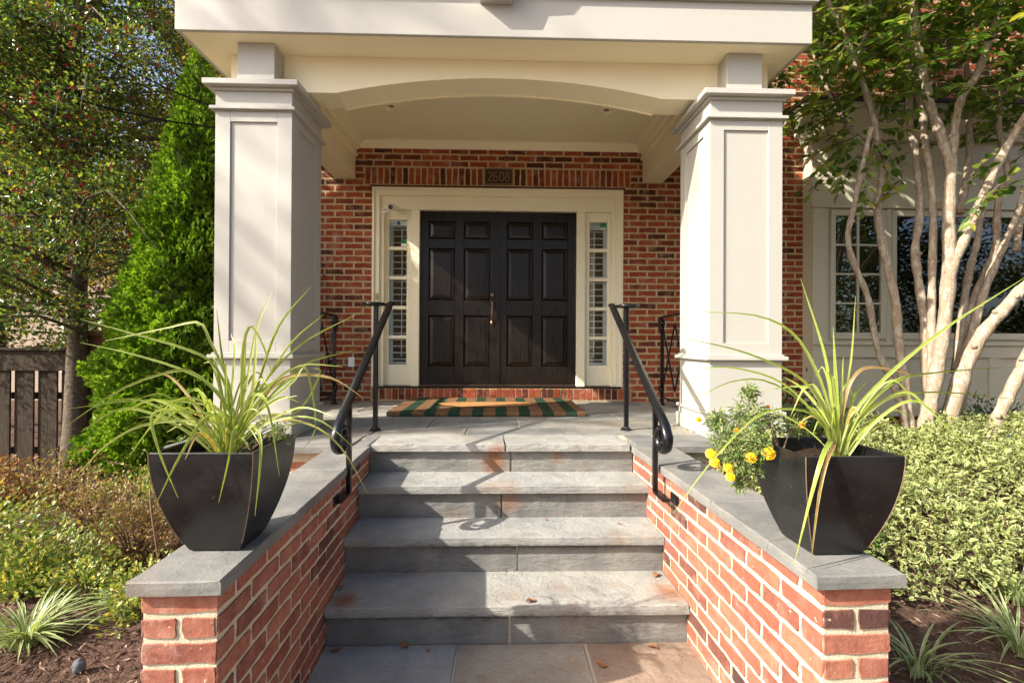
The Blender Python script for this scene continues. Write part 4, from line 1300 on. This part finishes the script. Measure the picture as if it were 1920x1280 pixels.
# ------------------------------------------------------------------ trees and shrubs
def limb_tube(m, pts, r0, r1, n=7, k=10, wob=0):
    P = catmull(pts, k)
    if wob: P = [p + Vector((random.uniform(-wob, wob), random.uniform(-wob, wob), 0)) for p in P]
    m.tube(P, [r0+(r1-r0)*i/k for i in range(k+1)], n)
def holly(x, y, h, rad, name, label, leafmat, berries, seed, zlow=1.0, nb=150, per=7, nl=26, ls=.045, bark=BARK, cr=.2, cat='tree', droop=.25, group=None):
    r = random.Random(seed)
    z0 = gz(x, y)-.03
    w = thing(name, label, cat, (x, y, z0), 0, group)
    tr = MB()
    tp = [(0, 0, 0), (.02, .01, h*.15), (.05, .0, h*.35), (.0, .03, h*.6), (.03, 0, h*.95)]
    limb_tube(tr, tp, .036*h**.9*.6, .012, 10, 14, .006)
    tr.build('trunk', bark, w, smooth=2)
    br = MB(); P = []; D = []
    for i in range(nb):
        t = r.random()**.85
        zb = zlow + (h*.97-zlow)*t
        L = rad*(1-t)**.55*r.uniform(.55, 1.05)+.25
        a = r.uniform(0, 6.283)
        d = Vector((math.cos(a), math.sin(a), 0))
        s = Vector((-d.y, d.x, 0))*r.uniform(-.25, .25)
        rise = r.uniform(-.05, .45)
        p0 = Vector((.03, 0, zb))
        pts = [p0, p0+(d+s*.3)*L*.4+Vector((0, 0, L*rise*.4)), p0+(d+s)*L*.75+Vector((0, 0, L*(rise*.6))), p0+(d+s*1.5)*L+Vector((0, 0, L*(rise*.6-droop)))]
        if i % 2 == 0 or i < 60: limb_tube(br, pts, .008+.006*L, .003, 5, 6)
        Q = catmull(pts, 12)
        for k in range(per):
            q = Q[2+int(r.random()*10)] + Vector((r.uniform(-.18, .18), r.uniform(-.18, .18), r.uniform(-.1, .12)))*L*.6
            m = r.randint(int(nl*.6), int(nl*1.3))
            dd = rand_dirs(m)
            pp = np.array(tuple(q)) + dd*cr*(rng.random((m, 1))**.5)*np.array([1, 1, .6])
            P.append(pp); D.append(dd + np.array([d.x, d.y, .1])*.6)
    P = np.concatenate(P); D = np.concatenate(D)
    tag(br.build('branches', bark, w, smooth=2), kind='stuff')
    cw = link('crown', leaf_mesh('crown', P, D, rng.uniform(ls*.7, ls*1.25, len(P)), rng.uniform(ls*.4, ls*.65, len(P)), leafmat, .22), w)
    if berries:
        idx = rng.choice(len(P), berries, replace=False)
        B = P[idx] + rng.normal(size=(berries, 3))*.015
        oct_ = np.array([(1,0,0),(-1,0,0),(0,1,0),(0,-1,0),(0,0,1),(0,0,-1)])*.0120
        Vb = []
        for k in range(4):
            Vb.append((B + rng.normal(size=B.shape)*.014)[:, None, :] + oct_[None])
        Vb = np.concatenate(Vb).reshape(-1, 3)
        nn = len(Vb)//6
        ft = np.array([(0,2,4),(2,1,4),(1,3,4),(3,0,4),(2,0,5),(1,2,5),(3,1,5),(0,3,5)])
        Fb = (np.arange(nn)[:, None, None]*6 + ft[None]).reshape(-1, 3)
        tag(link('berries', np_mesh('berries', Vb, Fb, BERRY, True), w), kind='stuff')
    return w
HP = at(137, 880, 2.45)
holly(HP.x, HP.y, 7.6, 2.5, 'holly_tree', 'tall holly tree with red berries beside the wooden fence', HOLLY, 2600, 11, 1.5, 330, 12, 34, .047)

def arborvitae(x, y, h, rad, label):
    z0 = gz(x, y)-.02
    w = thing('arborvitae', label, 'tree', (x, y, z0))
    MB().tube([(0, 0, 0), (0, 0, h*.5), (0, 0, h*.93)], [.07, .05, .01], 8).build('trunk', BARK2, w)
    n = 30000
    t = 1-np.sqrt(rng.random(n))*1.0
    t = np.clip(t, 0, .995)
    a = rng.uniform(0, 2*np.pi, n)
    prof = np.where(t < .12, .86+t*1.1, 1.0-(np.clip(t-.12, 0, 1)/.88)**1.25)
    lump = 1 + .11*np.sin(a*5+t*23) + .10*np.sin(a*3-t*41) + .08*np.sin(a*9+t*60) + .06*np.sin(a*17-t*90)
    R = rad*prof*lump*(1-.20*rng.random(n)**2)
    P = np.stack([R*np.cos(a), R*np.sin(a), t*h*.985], 1)
    rad_d = np.stack([np.cos(a), np.sin(a), np.zeros(n)], 1)
    up = np.array([0, 0, 1.0])
    Dm = norm(rad_d*.8 + up*rng.uniform(-.25, 1.0, (n, 1)) + rng.normal(size=(n, 3))*.45)
    # each spray: a flat fan of five slim leaflets in a roughly upright plane
    tang = np.cross(rad_d, up)
    Nn = norm(tang*rng.choice([-1, 1], (n, 1)) + rng.normal(size=(n, 3))*.5)
    S = norm(np.cross(Nn, Dm))
    LP = []; LD = []; LL = []; LN = []
    L0 = rng.uniform(.035, .085, n)*(1.0-.25*t)
    for ang, f, off in ((0, 1, .2), (.55, .75, .05), (-.55, .75, .05), (.95, .6, -.02), (-.95, .6, -.02), (.4, .7, .45), (-.4, .7, .45)):
        LP.append(P + Dm*(L0*off)[:, None]); LD.append(Dm*np.cos(ang)+S*np.sin(ang)); LL.append(L0*f); LN.append(Nn)
    LP = np.concatenate(LP); LD = np.concatenate(LD); LL = np.concatenate(LL); LN = np.concatenate(LN)
    link('crown', leaf_mesh('crown', LP, LD, LL, LL*.36, THUJA, .1, LN), w)
    # dark inner core so that the far side does not shine through
    MB().lathe([(rad*.66, .1), (rad*.68, h*.12), (rad*.56, h*.4), (rad*.27, h*.75), (.02, h*.9)], n=12).build('inner_foliage', simple('dark_inner_foliage', (.030, .035, .012), .95, .1), w, smooth=2)
    return w
AP = at(352, 900, 1.75)
arborvitae(AP.x+.08, 1.75, 4.5, .74, 'tall bright green conical arborvitae left of the left column')

def shrub(name, label, cat, c, rx, ry, rz, n, mat, ls, lw, seed, stems=14, group=None, nshape='fold', shell=.5, up=.5, stemmat=TWIG, gap=.36):
    r = random.Random(seed)
    x, y = c
    z0 = gz(x, y)-.01
    w = thing(name, label, cat, (x, y, z0), 0, group)
    m = MB()
    ends = []
    for i in range(stems):
        a = r.uniform(0, 6.28); q = r.random()**.5
        e = Vector((math.cos(a)*rx*q*.85, math.sin(a)*ry*q*.85, rz*(r.uniform(.65, 1.0))*math.sqrt(max(.05, 1-q*q*.75))))
        m.tube([(e.x*.1, e.y*.1, 0), tuple(e*.55+Vector((0, 0, .02))), tuple(e)], [.0042, .003, .0015], 5)
        ends.append(e)
    tag(m.build('stems', stemmat, w), kind='stuff')
    u = rng.random(n)**(1-shell*.7); a = rng.uniform(0, 2*np.pi, n); ph = np.arccos(1-rng.random(n)*.97)
    d = np.stack([np.sin(ph)*np.cos(a), np.sin(ph)*np.sin(a), np.cos(ph)], 1)
    lump = 1+.16*np.sin(a*4+seed)+.13*np.sin(ph*7+seed*2+a*3)
    P = d*np.array([rx, ry, rz])*(u*lump)[:, None]
    cl = (np.sin(P[:, 0]*21+seed)+np.sin(P[:, 1]*19+seed*3)+np.sin(P[:, 2]*23+seed*5))
    P = P[cl > -gap*3+.0]; d = d[cl > -gap*3+.0]
    D = d*np.array([1, 1, .6]) + rng.normal(size=P.shape)*.55 + np.array([0, 0, up])
    link('leaves', leaf_mesh('leaves', P, D, rng.uniform(ls*.7, ls*1.3, len(P)), rng.uniform(lw*.7, lw*1.3, len(P)), mat, .22, shape=nshape), w)
    return w
# left bed
shrub('golden_shrub', 'yellow-green leafed shrub sprawling in the left bed', 'shrub', (-2.62, -.38), .40, .30, .36, 5200, GOLDEN, .030, .018, 1, gap=.22)
shrub('golden_shrub', 'low yellow-green shrub tuft close to the left brick pier', 'shrub', (-1.86, -.66), .15, .20, .30, 1500, GOLDEN, .026, .016, 2, gap=.25)
shrub('golden_shrub', 'pale green shrub at the far left edge of the bed', 'shrub', (-3.3, -.05), .42, .40, .40, 3600, GOLDEN, .032, .019, 3, gap=.25)
shrub('golden_shrub', 'yellowish shrub between bronze shrub and arborvitae', 'shrub', (-2.65, .45), .36, .28, .48, 2600, GOLDEN, .026, .015, 14, gap=.25)
shrub('bronze_shrub', 'bronze twiggy azalea against the left brick base', 'shrub', (-2.28, -.12), .25, .20, .52, 5600, BRONZEL, .022, .012, 4, 30, gap=.45)
shrub('bronze_shrub', 'bronze shrub in front of the fence by the holly trunk', 'shrub', (-3.7, .95), .6, .4, .38, 3400, BRONZEL, .034, .019, 5, 30)
shrub('golden_shrub', 'low golden-green shrub behind the liriope in the left bed', 'shrub', (-2.25, -.52), .22, .2, .24, 1800, GOLDEN, .026, .016, 17, gap=.25)
shrub('bronze_shrub', 'reddish brown low shrub behind the golden shrub at left', 'shrub', (-2.95, .38), .34, .26, .42, 2600, BRONZEL, .026, .014, 18, 30)
shrub('rust_shrub', 'rusty orange shrub at the left edge near the fence', 'shrub', (-4.25, .85), .42, .36, .42, 2200, RUSTL, .042, .022, 6, 20)
shrub('boxwood', 'small green boxwood sprig behind the left planter', 'shrub', (-1.72, -.22), .13, .12, .50, 700, GOLDEN, .024, .013, 8)
stick = MB(); limb_tube(stick, [at(300, 1070, -.35), at(293, 1020, -.35), at(284, 960, -.35), at(281, 915, -.35)], .006, .004, 6)
tag(stick.build('bare_stem', TWIG, None, smooth=2), 'pale bare stem standing beside the left planter', 'stem')

def grass_clump(x, y, n, L, w, label, seed, mat=LIRI, group='liriope clumps along the beds'):
    r = random.Random(seed)
    z0 = gz(x, y)
    t = thing('liriope', label, 'grass clump', (x, y, z0), 0, group)
    VV = []; FF = []; EE = []
    for i in range(n):
        a = r.uniform(0, 6.28); ln = L*r.uniform(.6, 1.15); out = r.uniform(.25, 1.0)
        d = Vector((math.cos(a), math.sin(a), 0)); p = d*r.uniform(0, .07)
        K = 7; s = Vector((-d.y, d.x, 0))
        k0 = len(VV)
        for j in range(K+1):
            q = j/K
            c = p + d*ln*out*q*q*.95 + d*ln*.15*q + Vector((0, 0, ln*(q*1.05-.85*out*q*q)*.8+.005))
            wd = w*(1-max(0, (q-.5)/.5)**2)*.5+.0004
            VV += [tuple(c+s*wd), tuple(c-Vector((0, 0, wd*.5))), tuple(c-s*wd)]; EE += [1, 0, 1]
        for j in range(K):
            k = k0+j*3
            FF += [(k, k+1, k+4, k+3), (k+1, k+2, k+5, k+4)]
    tag(link('blades', np_mesh('blades', VV, FF, mat, True, EE), t), kind='stuff')
    return t
grass_clump(-2.26, -.84, 150, .30, .010, 'variegated liriope clump in the lower left corner', 1)
grass_clump(-1.95, -.62, 90, .24, .009, 'thin liriope tuft beside the larger left clump', 2)
grass_clump(1.75, -1.12, 34, .32, .010, 'liriope clump beside the right brick pier', 3)
grass_clump(2.30, -1.02, 60, .36, .011, 'liriope clump in the lower right corner', 4)
grass_clump(2.62, -.72, 90, .34, .011, 'liriope clump under the hedge at the right edge', 5)
# rock in the left bed
rk = MB()
ico = [(0, 0, 1), (.9, 0, .4), (.3, .85, .45), (-.7, .5, .4), (-.75, -.5, .45), (.3, -.85, .4), (.8, .5, -.4), (-.3, .85, -.4), (-.9, 0, -.4), (-.3, -.85, -.4), (.7, -.5, -.4), (0, 0, -1)]
rk.add([(a*.030, b*.026, c*.040) for a, b, c in ico], [(0,1,2),(0,2,3),(0,3,4),(0,4,5),(0,5,1),(1,6,2),(2,7,3),(3,8,4),(4,9,5),(5,10,1),(6,7,2),(7,8,3),(8,9,4),(9,10,5),(10,6,1),(6,11,7),(7,11,8),(8,11,9),(9,11,10),(10,11,6)])
ro = rk.build('rock', ROCK, None, bevel=.004); rp = atz(148, 1262, -.76); ro.location = (rp.x, rp.y, gz(rp.x, rp.y)+.03)
tag(ro, 'small grey rock on mulch near the left brick pier', 'rock')

# right bed: variegated hedge
def hedge():
    w = thing('variegated_hedge', 'dense cream and green variegated hedge right of the planter', 'hedge', (2.6, .2, gz(2.6, .2)))
    n = 40000
    x = rng.uniform(1.30, 4.6, n); y = rng.uniform(-.80, 1.05, n)
    def topz(x, y):
        f = np.clip((y+.80)/.60, 0, 1)**.5 * np.clip((x-1.22)/.3, 0, 1)**.5
        base = np.array([gz(a, b) for a, b in zip(x, y)])
        return base, .10 + f*(.36+.075*np.sin(x*4.3+y*3)+.045*np.sin(x*9-y*8)+.02*np.sin(x*23+y*17)) - .06*np.clip(y-.3, 0, 1)
    base, hh = topz(x, y)
    z = base + hh*(1-.50*rng.random(n)**2.0) + (rng.random(n) < .03)*rng.uniform(0, .07, n)
    keep = (np.sin(x*17+y*5)+np.sin(y*19-x*7)+np.sin(x*31+y*29)*.7) > -1.15-.9*rng.random(n)
    x, y, z = x[keep], y[keep], z[keep]; n = len(x)
    P = np.stack([x-2.6, y-.2, z-gz(2.6, .2)], 1)
    D = rng.normal(size=(n, 3))*.85 + np.array([-.1, -.35, .40])
    link('leaves', leaf_mesh('leaves', P, D, rng.uniform(.018, .052, n), rng.uniform(.010, .024, n), VARIEG, .22, shape='oval'), w)
    m = MB()
    for i in range(160):
        xx, yy = random.uniform(1.35, 4.2), random.uniform(-.55, .9)
        g0 = gz(xx, yy)-gz(2.6, .2)
        m.tube([(xx-2.6, yy-.2, g0-.02), (xx-2.6+random.uniform(-.08, .08), yy-.2+random.uniform(-.08, .08), g0+.30)], [.005, .003], 4)
    tag(m.build('stems', TWIG, w), kind='stuff')
hedge()
shrub('boxwood', 'small bright green shrub between right pier and variegated hedge', 'shrub', (1.72, -.52), .36, .34, .42, 5200, BOX, .024, .013, 9)
shrub('nandina', 'feathery dark green nandina behind the right planter', 'shrub', (2.62, 1.35), .42, .30, .72, 3400, NAND, .055, .017, 10, 18, up=.2)
shrub('nandina', 'lighter green feathery shrub at the back of the hedge', 'shrub', (2.75, .85), .40, .26, .62, 2600, BOX, .060, .018, 12, 14, up=.1)
shrub('nandina', 'dark green low shrub at the right edge below the bay', 'shrub', (4.9, 1.6), .5, .3, .45, 2000, NAND, .05, .018, 13, 14)

# crape myrtle
def crape():
    cx, cy = 3.62, .98
    o = Vector((cx, cy, gz(cx, cy)))
    w = thing('crape_myrtle', 'multi-trunk crape myrtle with smooth pale bark by the bay', 'tree', tuple(o))
    T = [  # (depth y at base, depth y at top, [(u,v)...], px width base, px width top)
     (.95, .85, [(1700, 815), (1692, 770), (1680, 735), (1648, 660), (1635, 600), (1625, 550), (1597, 485), (1590, 440), (1597, 405), (1605, 370), (1622, 290), (1633, 240)], 17, 11),
     (.98, 1.0, [(1708, 815), (1700, 750), (1693, 700), (1683, 620), (1678, 560), (1660, 480), (1648, 420), (1646, 380), (1655, 330), (1645, 260), (1632, 200), (1615, 150), (1600, 110), (1580, 60), (1550, 0), (1530, -50)], 23, 11),
     (1.0, 1.0, [(1602, 115), (1618, 75), (1628, 40), (1636, -20)], 11, 8),
     (1.05, 1.25, [(1742, 780), (1734, 669), (1733, 601), (1726, 552), (1719, 504), (1716, 463), (1724, 411), (1725, 360), (1722, 335), (1715, 272), (1707, 242), (1705, 185), (1703, 100), (1698, -10)], 20, 14),
     (1.0, 1.1, [(1748, 740), (1746, 652), (1747, 566), (1748, 497), (1750, 429), (1749, 375), (1744, 322), (1735, 272), (1731, 222), (1722, 178), (1717, 119), (1714, 60), (1712, -30)], 18, 13),
     (.95, .85, [(1725, 830), (1740, 775), (1752, 720), (1769, 618), (1779, 515), (1779, 411), (1780, 360), (1783, 310), (1772, 280), (1757, 235), (1742, 192), (1736, 158), (1724, 99), (1714, 20), (1708, -40)], 33, 15),
     (.9, .75, [(1783, 320), (1788, 267), (1793, 222), (1805, 180), (1833, 139), (1849, 89), (1865, 50), (1878, -5), (1890, -50)], 19, 13),
     (1.0, .8, [(1765, 835), (1785, 765), (1810, 690), (1841, 628), (1875, 588), (1920, 538), (1960, 500)], 36, 22),
     (.92, .7, [(1778, 530), (1789, 492), (1810, 446), (1827, 408), (1852, 350), (1875, 300), (1897, 260), (1920, 222), (1950, 180)], 24, 15),
     (1.12, 1.3, [(1790, 700), (1803, 600), (1812, 539), (1822, 490), (1831, 460), (1838, 415), (1846, 375), (1850, 320)], 18, 10),
     (1.1, 1.05, [(1800, 690), (1824, 618), (1841, 560), (1862, 504), (1889, 446), (1910, 395), (1922, 350)], 19, 13),
     (1.15, 1.3, [(1800, 650), (1827, 556), (1851, 504), (1868, 456), (1869, 405), (1876, 360), (1890, 330), (1880, 270), (1872, 235), (1880, 185), (1890, 120)], 16, 12),
     (1.1, 1.1, [(1785, 840), (1797, 800), (1803, 747), (1815, 690), (1822, 640)], 24, 18),
     (.85, .8, [(1850, 835), (1862, 805), (1877, 770), (1898, 726), (1925, 670), (1950, 620)], 30, 24),
     (1.25, 1.5, [(1640, 290), (1605, 255), (1592, 242), (1575, 215), (1557, 182), (1540, 140), (1520, 90)], 10, 6),
     (1.15, 1.5, [(1800, 400), (1812, 335), (1818, 270), (1815, 200), (1812, 120)], 16, 11),
     (1.2, 1.5, [(1905, 470), (1915, 400), (1930, 330)], 16, 11)]
    for k, (ya, yb, px, wa, wb) in enumerate(T):
        n = len(px)
        pts = [at(u, v, ya+(yb-ya)*i/(n-1)) for i, (u, v) in enumerate(px)]
        P = catmull(pts, n*3)
        rad = []
        for i, p in enumerate(P):
            t = i/(len(P)-1); dep = (p-CAM).dot(fwd)
            rad.append((wa+(wb-wa)*t)*.39*dep/F_PX*(1+.10*math.sin(i*2.3+k)+.07*math.sin(i*5.1+k*2)+random.uniform(-.05, .05)))
        m = MB(); m.tube([p-o for p in P], rad, 10)
        # knots and pruning stubs
        for q in range(3):
            i = random.randrange(3, len(P)-2); a = random.uniform(0, 6.28)
            d = Vector((math.cos(a), -abs(math.sin(a)), .3)).normalized()
            m.tube([P[i]-o, P[i]-o+d*rad[i]*1.15, P[i]-o+d*rad[i]*1.45], [rad[i]*.55, rad[i]*.45, rad[i]*.22], 6)
        m.build('trunk', CRAPE, w, smooth=2)
    # leafy sprays: twig with alternating oval leaves
    P = []; D = []; N = []; tw = MB()
    def spray(p0, d, L, n, ls):
        d = d.normalized(); pp = [p0-o]
        for j in range(1, 5):
            t = j/4
            pp.append(p0-o + d*L*t + Vector((0, 0, -.18*L*t*t)))
        tw.tube(pp, [.004, .0035, .003, .0025, .002], 4)
        Q = catmull(pp, 20)
        side = d.cross(Vector((0, 0, 1)))
        side = side.normalized() if side.length > .1 else Vector((1, 0, 0))
        for i in range(n):
            q = Q[min(20, 2+int(18*i/max(1, n-1)))]
            s = 1 if i % 2 else -1
            dd = d*.65+side*s*random.uniform(.5, 1.0)+Vector((random.uniform(-.3, .3), random.uniform(-.3, .3), random.uniform(-.75, .15)))
            P.append(tuple(q)); D.append(tuple(dd)); N.append((random.uniform(-.5, .5), random.uniform(-.9, .1), random.uniform(.4, 1)))
    # sprays the photograph shows in front of the bay and the column
    seen = [((1600, 250), (1500, 250), 1.2, 14), ((1600, 262), (1505, 330), 1.2, 14), ((1610, 250), (1555, 300), 1.0, 12), ((1640, 180), (1740, 165), .8, 12), ((1650, 135), (1770, 95), .75, 10),
            ((1650, 260), (1690, 330), .9, 12), ((1655, 230), (1720, 200), .8, 12), ((1610, 290), (1570, 330), 1.0, 12), ((1640, 250), (1620, 370), .85, 12), ((1600, 115), (1660, 110), .8, 10),
            ((1585, 200), (1490, 190), 1.3, 12), ((1560, 160), (1480, 150), 1.4, 12), ((1820, 330), (1870, 270), .7, 6), ((1840, 380), (1900, 310), .65, 7), ((1850, 360), (1820, 400), .7, 6), ((1870, 350), (1930, 300), .7, 6),
            ((1555, 200), (1470, 175), 1.5, 10), ((1645, 380), (1690, 300), .9, 8), ((1590, 70), (1550, 110), .85, 10), ((1590, 60), (1610, 120), .85, 10)]
    for (a, b, yy, n) in seen:
        A = at(*a, yy); B = at(*b, yy-.12)
        spray(A, B-A, (B-A).length, n, .07)
        spray(A+Vector((.02, .05, -.03)), B-A+Vector((.05, .1, -.08)), (B-A).length*.8, n, .07)
    for i in range(640):
        zz = random.uniform(2.75, 5.2)
        p = Vector((random.uniform(2.5, 5.6), random.uniform(.2, 2.1), zz))
        if p.x < 3.0 and zz < 3.1: continue
        a = random.uniform(0, 6.28)
        spray(p, Vector((math.cos(a), math.sin(a), random.uniform(-.4, .3))), random.uniform(.25, .5), 13, .07)
    for i in range(110):
        p = Vector((random.uniform(2.9, 5.6), random.uniform(.25, 1.5), random.uniform(2.95, 4.2)))
        a = random.uniform(0, 6.28)
        spray(p, Vector((math.cos(a), math.sin(a), random.uniform(-.4, .3))), random.uniform(.25, .5), 13, .07)
    for i in range(170):  # upper sprays out of view, added to shade the bay
        p = Vector((random.uniform(1.9, 4.6), random.uniform(-.2, 1.9), random.uniform(3.75, 5.3)))
        if p.x < 2.3 and p.y > .0 and p.z < 4.2: continue
        a = random.uniform(0, 6.28)
        spray(p, Vector((math.cos(a), math.sin(a), random.uniform(-.4, .3))), random.uniform(.3, .5), 13, .07)
    P = np.array(P); D = np.array(D); N = np.array(N)
    link('crown', leaf_mesh('crown', P, D, rng.uniform(.06, .125, len(P)), rng.uniform(.038, .072, len(P)), CRLEAF, .12, N, shape='oval'), w)
    tag(tw.build('twigs', TWIG, w), kind='stuff')
crape()

# small blue garden sign
sg = thing('garden_sign', 'small blue octagonal yard sign at the far right hedge edge', 'sign', tuple(atz(1894, 842, -.22)))
pts = [(.085*math.cos(a), .085*math.sin(a)+.05) for a in np.linspace(math.pi/8, 2*math.pi+math.pi/8, 8, endpoint=False)]
sgp = MB().prism(pts, 'y', -.006, .006).build('panel', simple('blue_sign', (.03, .13, .42), .4), sg)
MB().prism([(x*1.08, (z-.05)*1.08+.05) for x, z in pts], 'y', .0065, .011).build('border', WHITEP, sg)
MB().box(-.008, .008, .012, .02, -.25, .05).build('stake', WHITEP, sg)

# ------------------------------------------------------------------ fence, cables, neighbours
FYp = 2.72
fen = thing('fence', 'weathered grey wooden board fence behind the holly trunk', 'fence', (-5.6, FYp, gz(-5.6, FYp)))
fo = Vector((-5.6, FYp, gz(-5.6, FYp)))
fx = at(-200, 800, FYp).x; fend = at(172, 800, FYp).x
topz_, botz = at(60, 690, FYp).z, gz(-5.2, FYp)-.02
x = fx
i = 0
while x < fend:
    bw = .112
    off = 0 if i % 2 else .03
    box('board', FENCEW, fen, x-fo.x, x+bw-fo.x, -.012+off, .010+off, botz-fo.z+random.uniform(0, .02), topz_-fo.z+random.uniform(-.004, .004), .003)
    x += .136; i += 1
zr = at(60, 655, FYp).z
box('top_rail', FENCEW, fen, fx-fo.x, fend-fo.x, -.035, -.013, topz_-fo.z-.03, zr-fo.z-.012, .004)
box('cap_rail', FENCEW, fen, fx-fo.x, fend-fo.x, -.07, .07, zr-fo.z-.011, zr-fo.z+.02, .004)
for z in (botz+.30, botz+.95): box('rail', FENCEW, fen, fx-fo.x, fend-fo.x, .045, .08, z-fo.z, z+.08-fo.z, .004)
pxl, pxr = at(170, 650, FYp-.1).x, at(202, 650, FYp-.1).x
post = box('gate_post', POSTW, fen, pxl-fo.x, pxr-fo.x, -.17, .03, botz-fo.z, at(186, 630, FYp-.1).z-fo.z, .006)
box('post_cap', POSTW, post, pxl-.04-fo.x, pxr+.04-fo.x, -.21, .07, at(186, 630, FYp-.1).z-fo.z+.001, at(186, 622, FYp-.1).z-fo.z+.01, .008)

for (a, b, c, lab) in (((403, 240), (240, 212), (-60, 130), 'lower black overhead cable running left from the portico'), ((403, 200), (300, 160), (60, 40), 'upper black overhead cable running left from the portico')):
    m = MB(); P = [at(*a, 1.2)+Vector((.3, .05, -.06)), at(*a, 1.25), at(*b, 1.5), at(*c, 1.9), at(c[0]-160, c[1]-60, 2.3)]
    m.tube(catmull(P, 20), .008, 6)
    tag(m.build('cable', CABLE, None, smooth=2), lab, 'cable', 'overhead cables')

def neighbour():
    w = thing('neighbour_house', 'tan neighbouring house glimpsed through the holly branches', 'house', (-11.5, 10.5, -1.2))
    TAN = simple('tan_siding', (.36, .28, .22), .8, .2, 0, (4, .2, .01)); BR = simple('brown_shingle', (.13, .095, .085), .9, .2, 0, (16, .6, .03))
    WH = PAINT_LIFT
    box('wall', TAN, w, -5, 4.6, 0, 7, 0, 4.4, .01)
    MB().prism([(-.5, 4.4), (7.5, 4.4), (3.5, 7.4)], 'x', -5.4, 5.0).build('roof', BR, w)
    MB().box(-3.9, -2.9, 1.4, 2.4, 5, 9.2).build('chimney', BR, w, bevel=.02)
    for x in (-3.2, -.6, 2.0):
        for z in (1.0, 3.0):
            if z > 2: continue
            f = box('window', WH, w, x, x+1.1, -.05, -.001, z, z+1.6, .01)
            box('pane', DARK, f, x+.1, x+.5, -.06, -.0505, z+.1, z+1.5, 0); box('pane', DARK, f, x+.6, x+1.0, -.06, -.0505, z+.1, z+1.5, 0)
    box('eave', WH, w, -5.4, 5.0, -.45, -.002, 4.2, 4.4, .01)
neighbour()
holly(-6.0, 8.0, 9.5, 3.4, 'autumn_tree', 'yellow and orange autumn tree behind the holly', AUTUMN, 0, 21, 1.8, 220, 9, 30, .10, BARK2, .38, droop=.1)
holly(-9.5, 6.2, 8.0, 3.2, 'background_tree', 'dull green tree behind the fence at far left', SHADE_L, 0, 22, 1.4, 180, 9, 28, .10, BARK2, .36, droop=.1)

# trees across the street: they throw the soft dapple and show in the windows
for k, (x, y, h, rad, nb) in enumerate(((8.5, -8.5, 8.5, 3.6, 150), (13.5, -9.0, 9.0, 3.8, 150), (18.5, -8.0, 10, 4.2, 150), (-1.5, -18.5, 9.0, 3.0, 80), (4.5, -19.0, 9.0, 3.2, 80))):
    holly(x, y, h, rad, 'street_tree', ['leafy street tree mirrored in the left bay sash', 'leafy street tree mirrored in the wide bay window', 'leafy street tree mirrored at the right of the bay window', 'leafy street tree across the street behind the viewer', 'leafy street tree far behind the viewer on the left'][k], SHADE_L, 0, 30+k, .5, nb, 7, 24, .15, BARK2, .5, droop=.1, group='street trees across the street')

def bare_tree(x, y, h, label):
    r = random.Random(77)
    w = thing('shade_tree', label, 'tree', (x, y, gz(x, y)-.05))
    t = MB(); limb_tube(t, [(0, 0, 0), (.1, 0, h*.3), (0, .05, h*.6), (.1, .0, h*.95)], .15, .03, 10, 14); t.build('trunk', BARK2, w, smooth=2)
    br = MB(); P = []; D = []
    for i in range(34):
        z = h*r.uniform(.645, .97); a = r.uniform(0, 6.28); L = r.uniform(.7, 1.2)
        d = Vector((math.cos(a), math.sin(a)*.75-.25*(z > h*.8), r.uniform(.2, .9)))
        p = Vector((.05, .05, z))
        pts = [p, p+d*L*.5, p+d*L+Vector((0, 0, -.1*L))]
        limb_tube(br, pts, .040, .012, 6, 6)
        Q = catmull(pts, 10)
        for k in range(2):
            q = Q[r.randint(4, 9)]; e = Vector((r.uniform(-1, 1), r.uniform(-.6, .6), r.uniform(-.2, .8)))*r.uniform(.3, .7)
            br.tube([q, q+e*.6, q+e], [.014, .010, .005], 5)
            m = 14
            P.append(np.array(tuple(q+e)) + rng.normal(size=(m, 3))*.28); D.append(rng.normal(size=(m, 3)))
    tag(br.build('branches', BARK2, w, smooth=2), kind='stuff')
    P = np.concatenate(P); D = np.concatenate(D)
    link('crown', leaf_mesh('crown', P, D, rng.uniform(.07, .12, len(P)), rng.uniform(.05, .08, len(P)), SHADE_L, .2), w)
bare_tree(-13.6, -5.5, 15.6, 'thin autumn tree left behind the viewer that dapples the fascia')
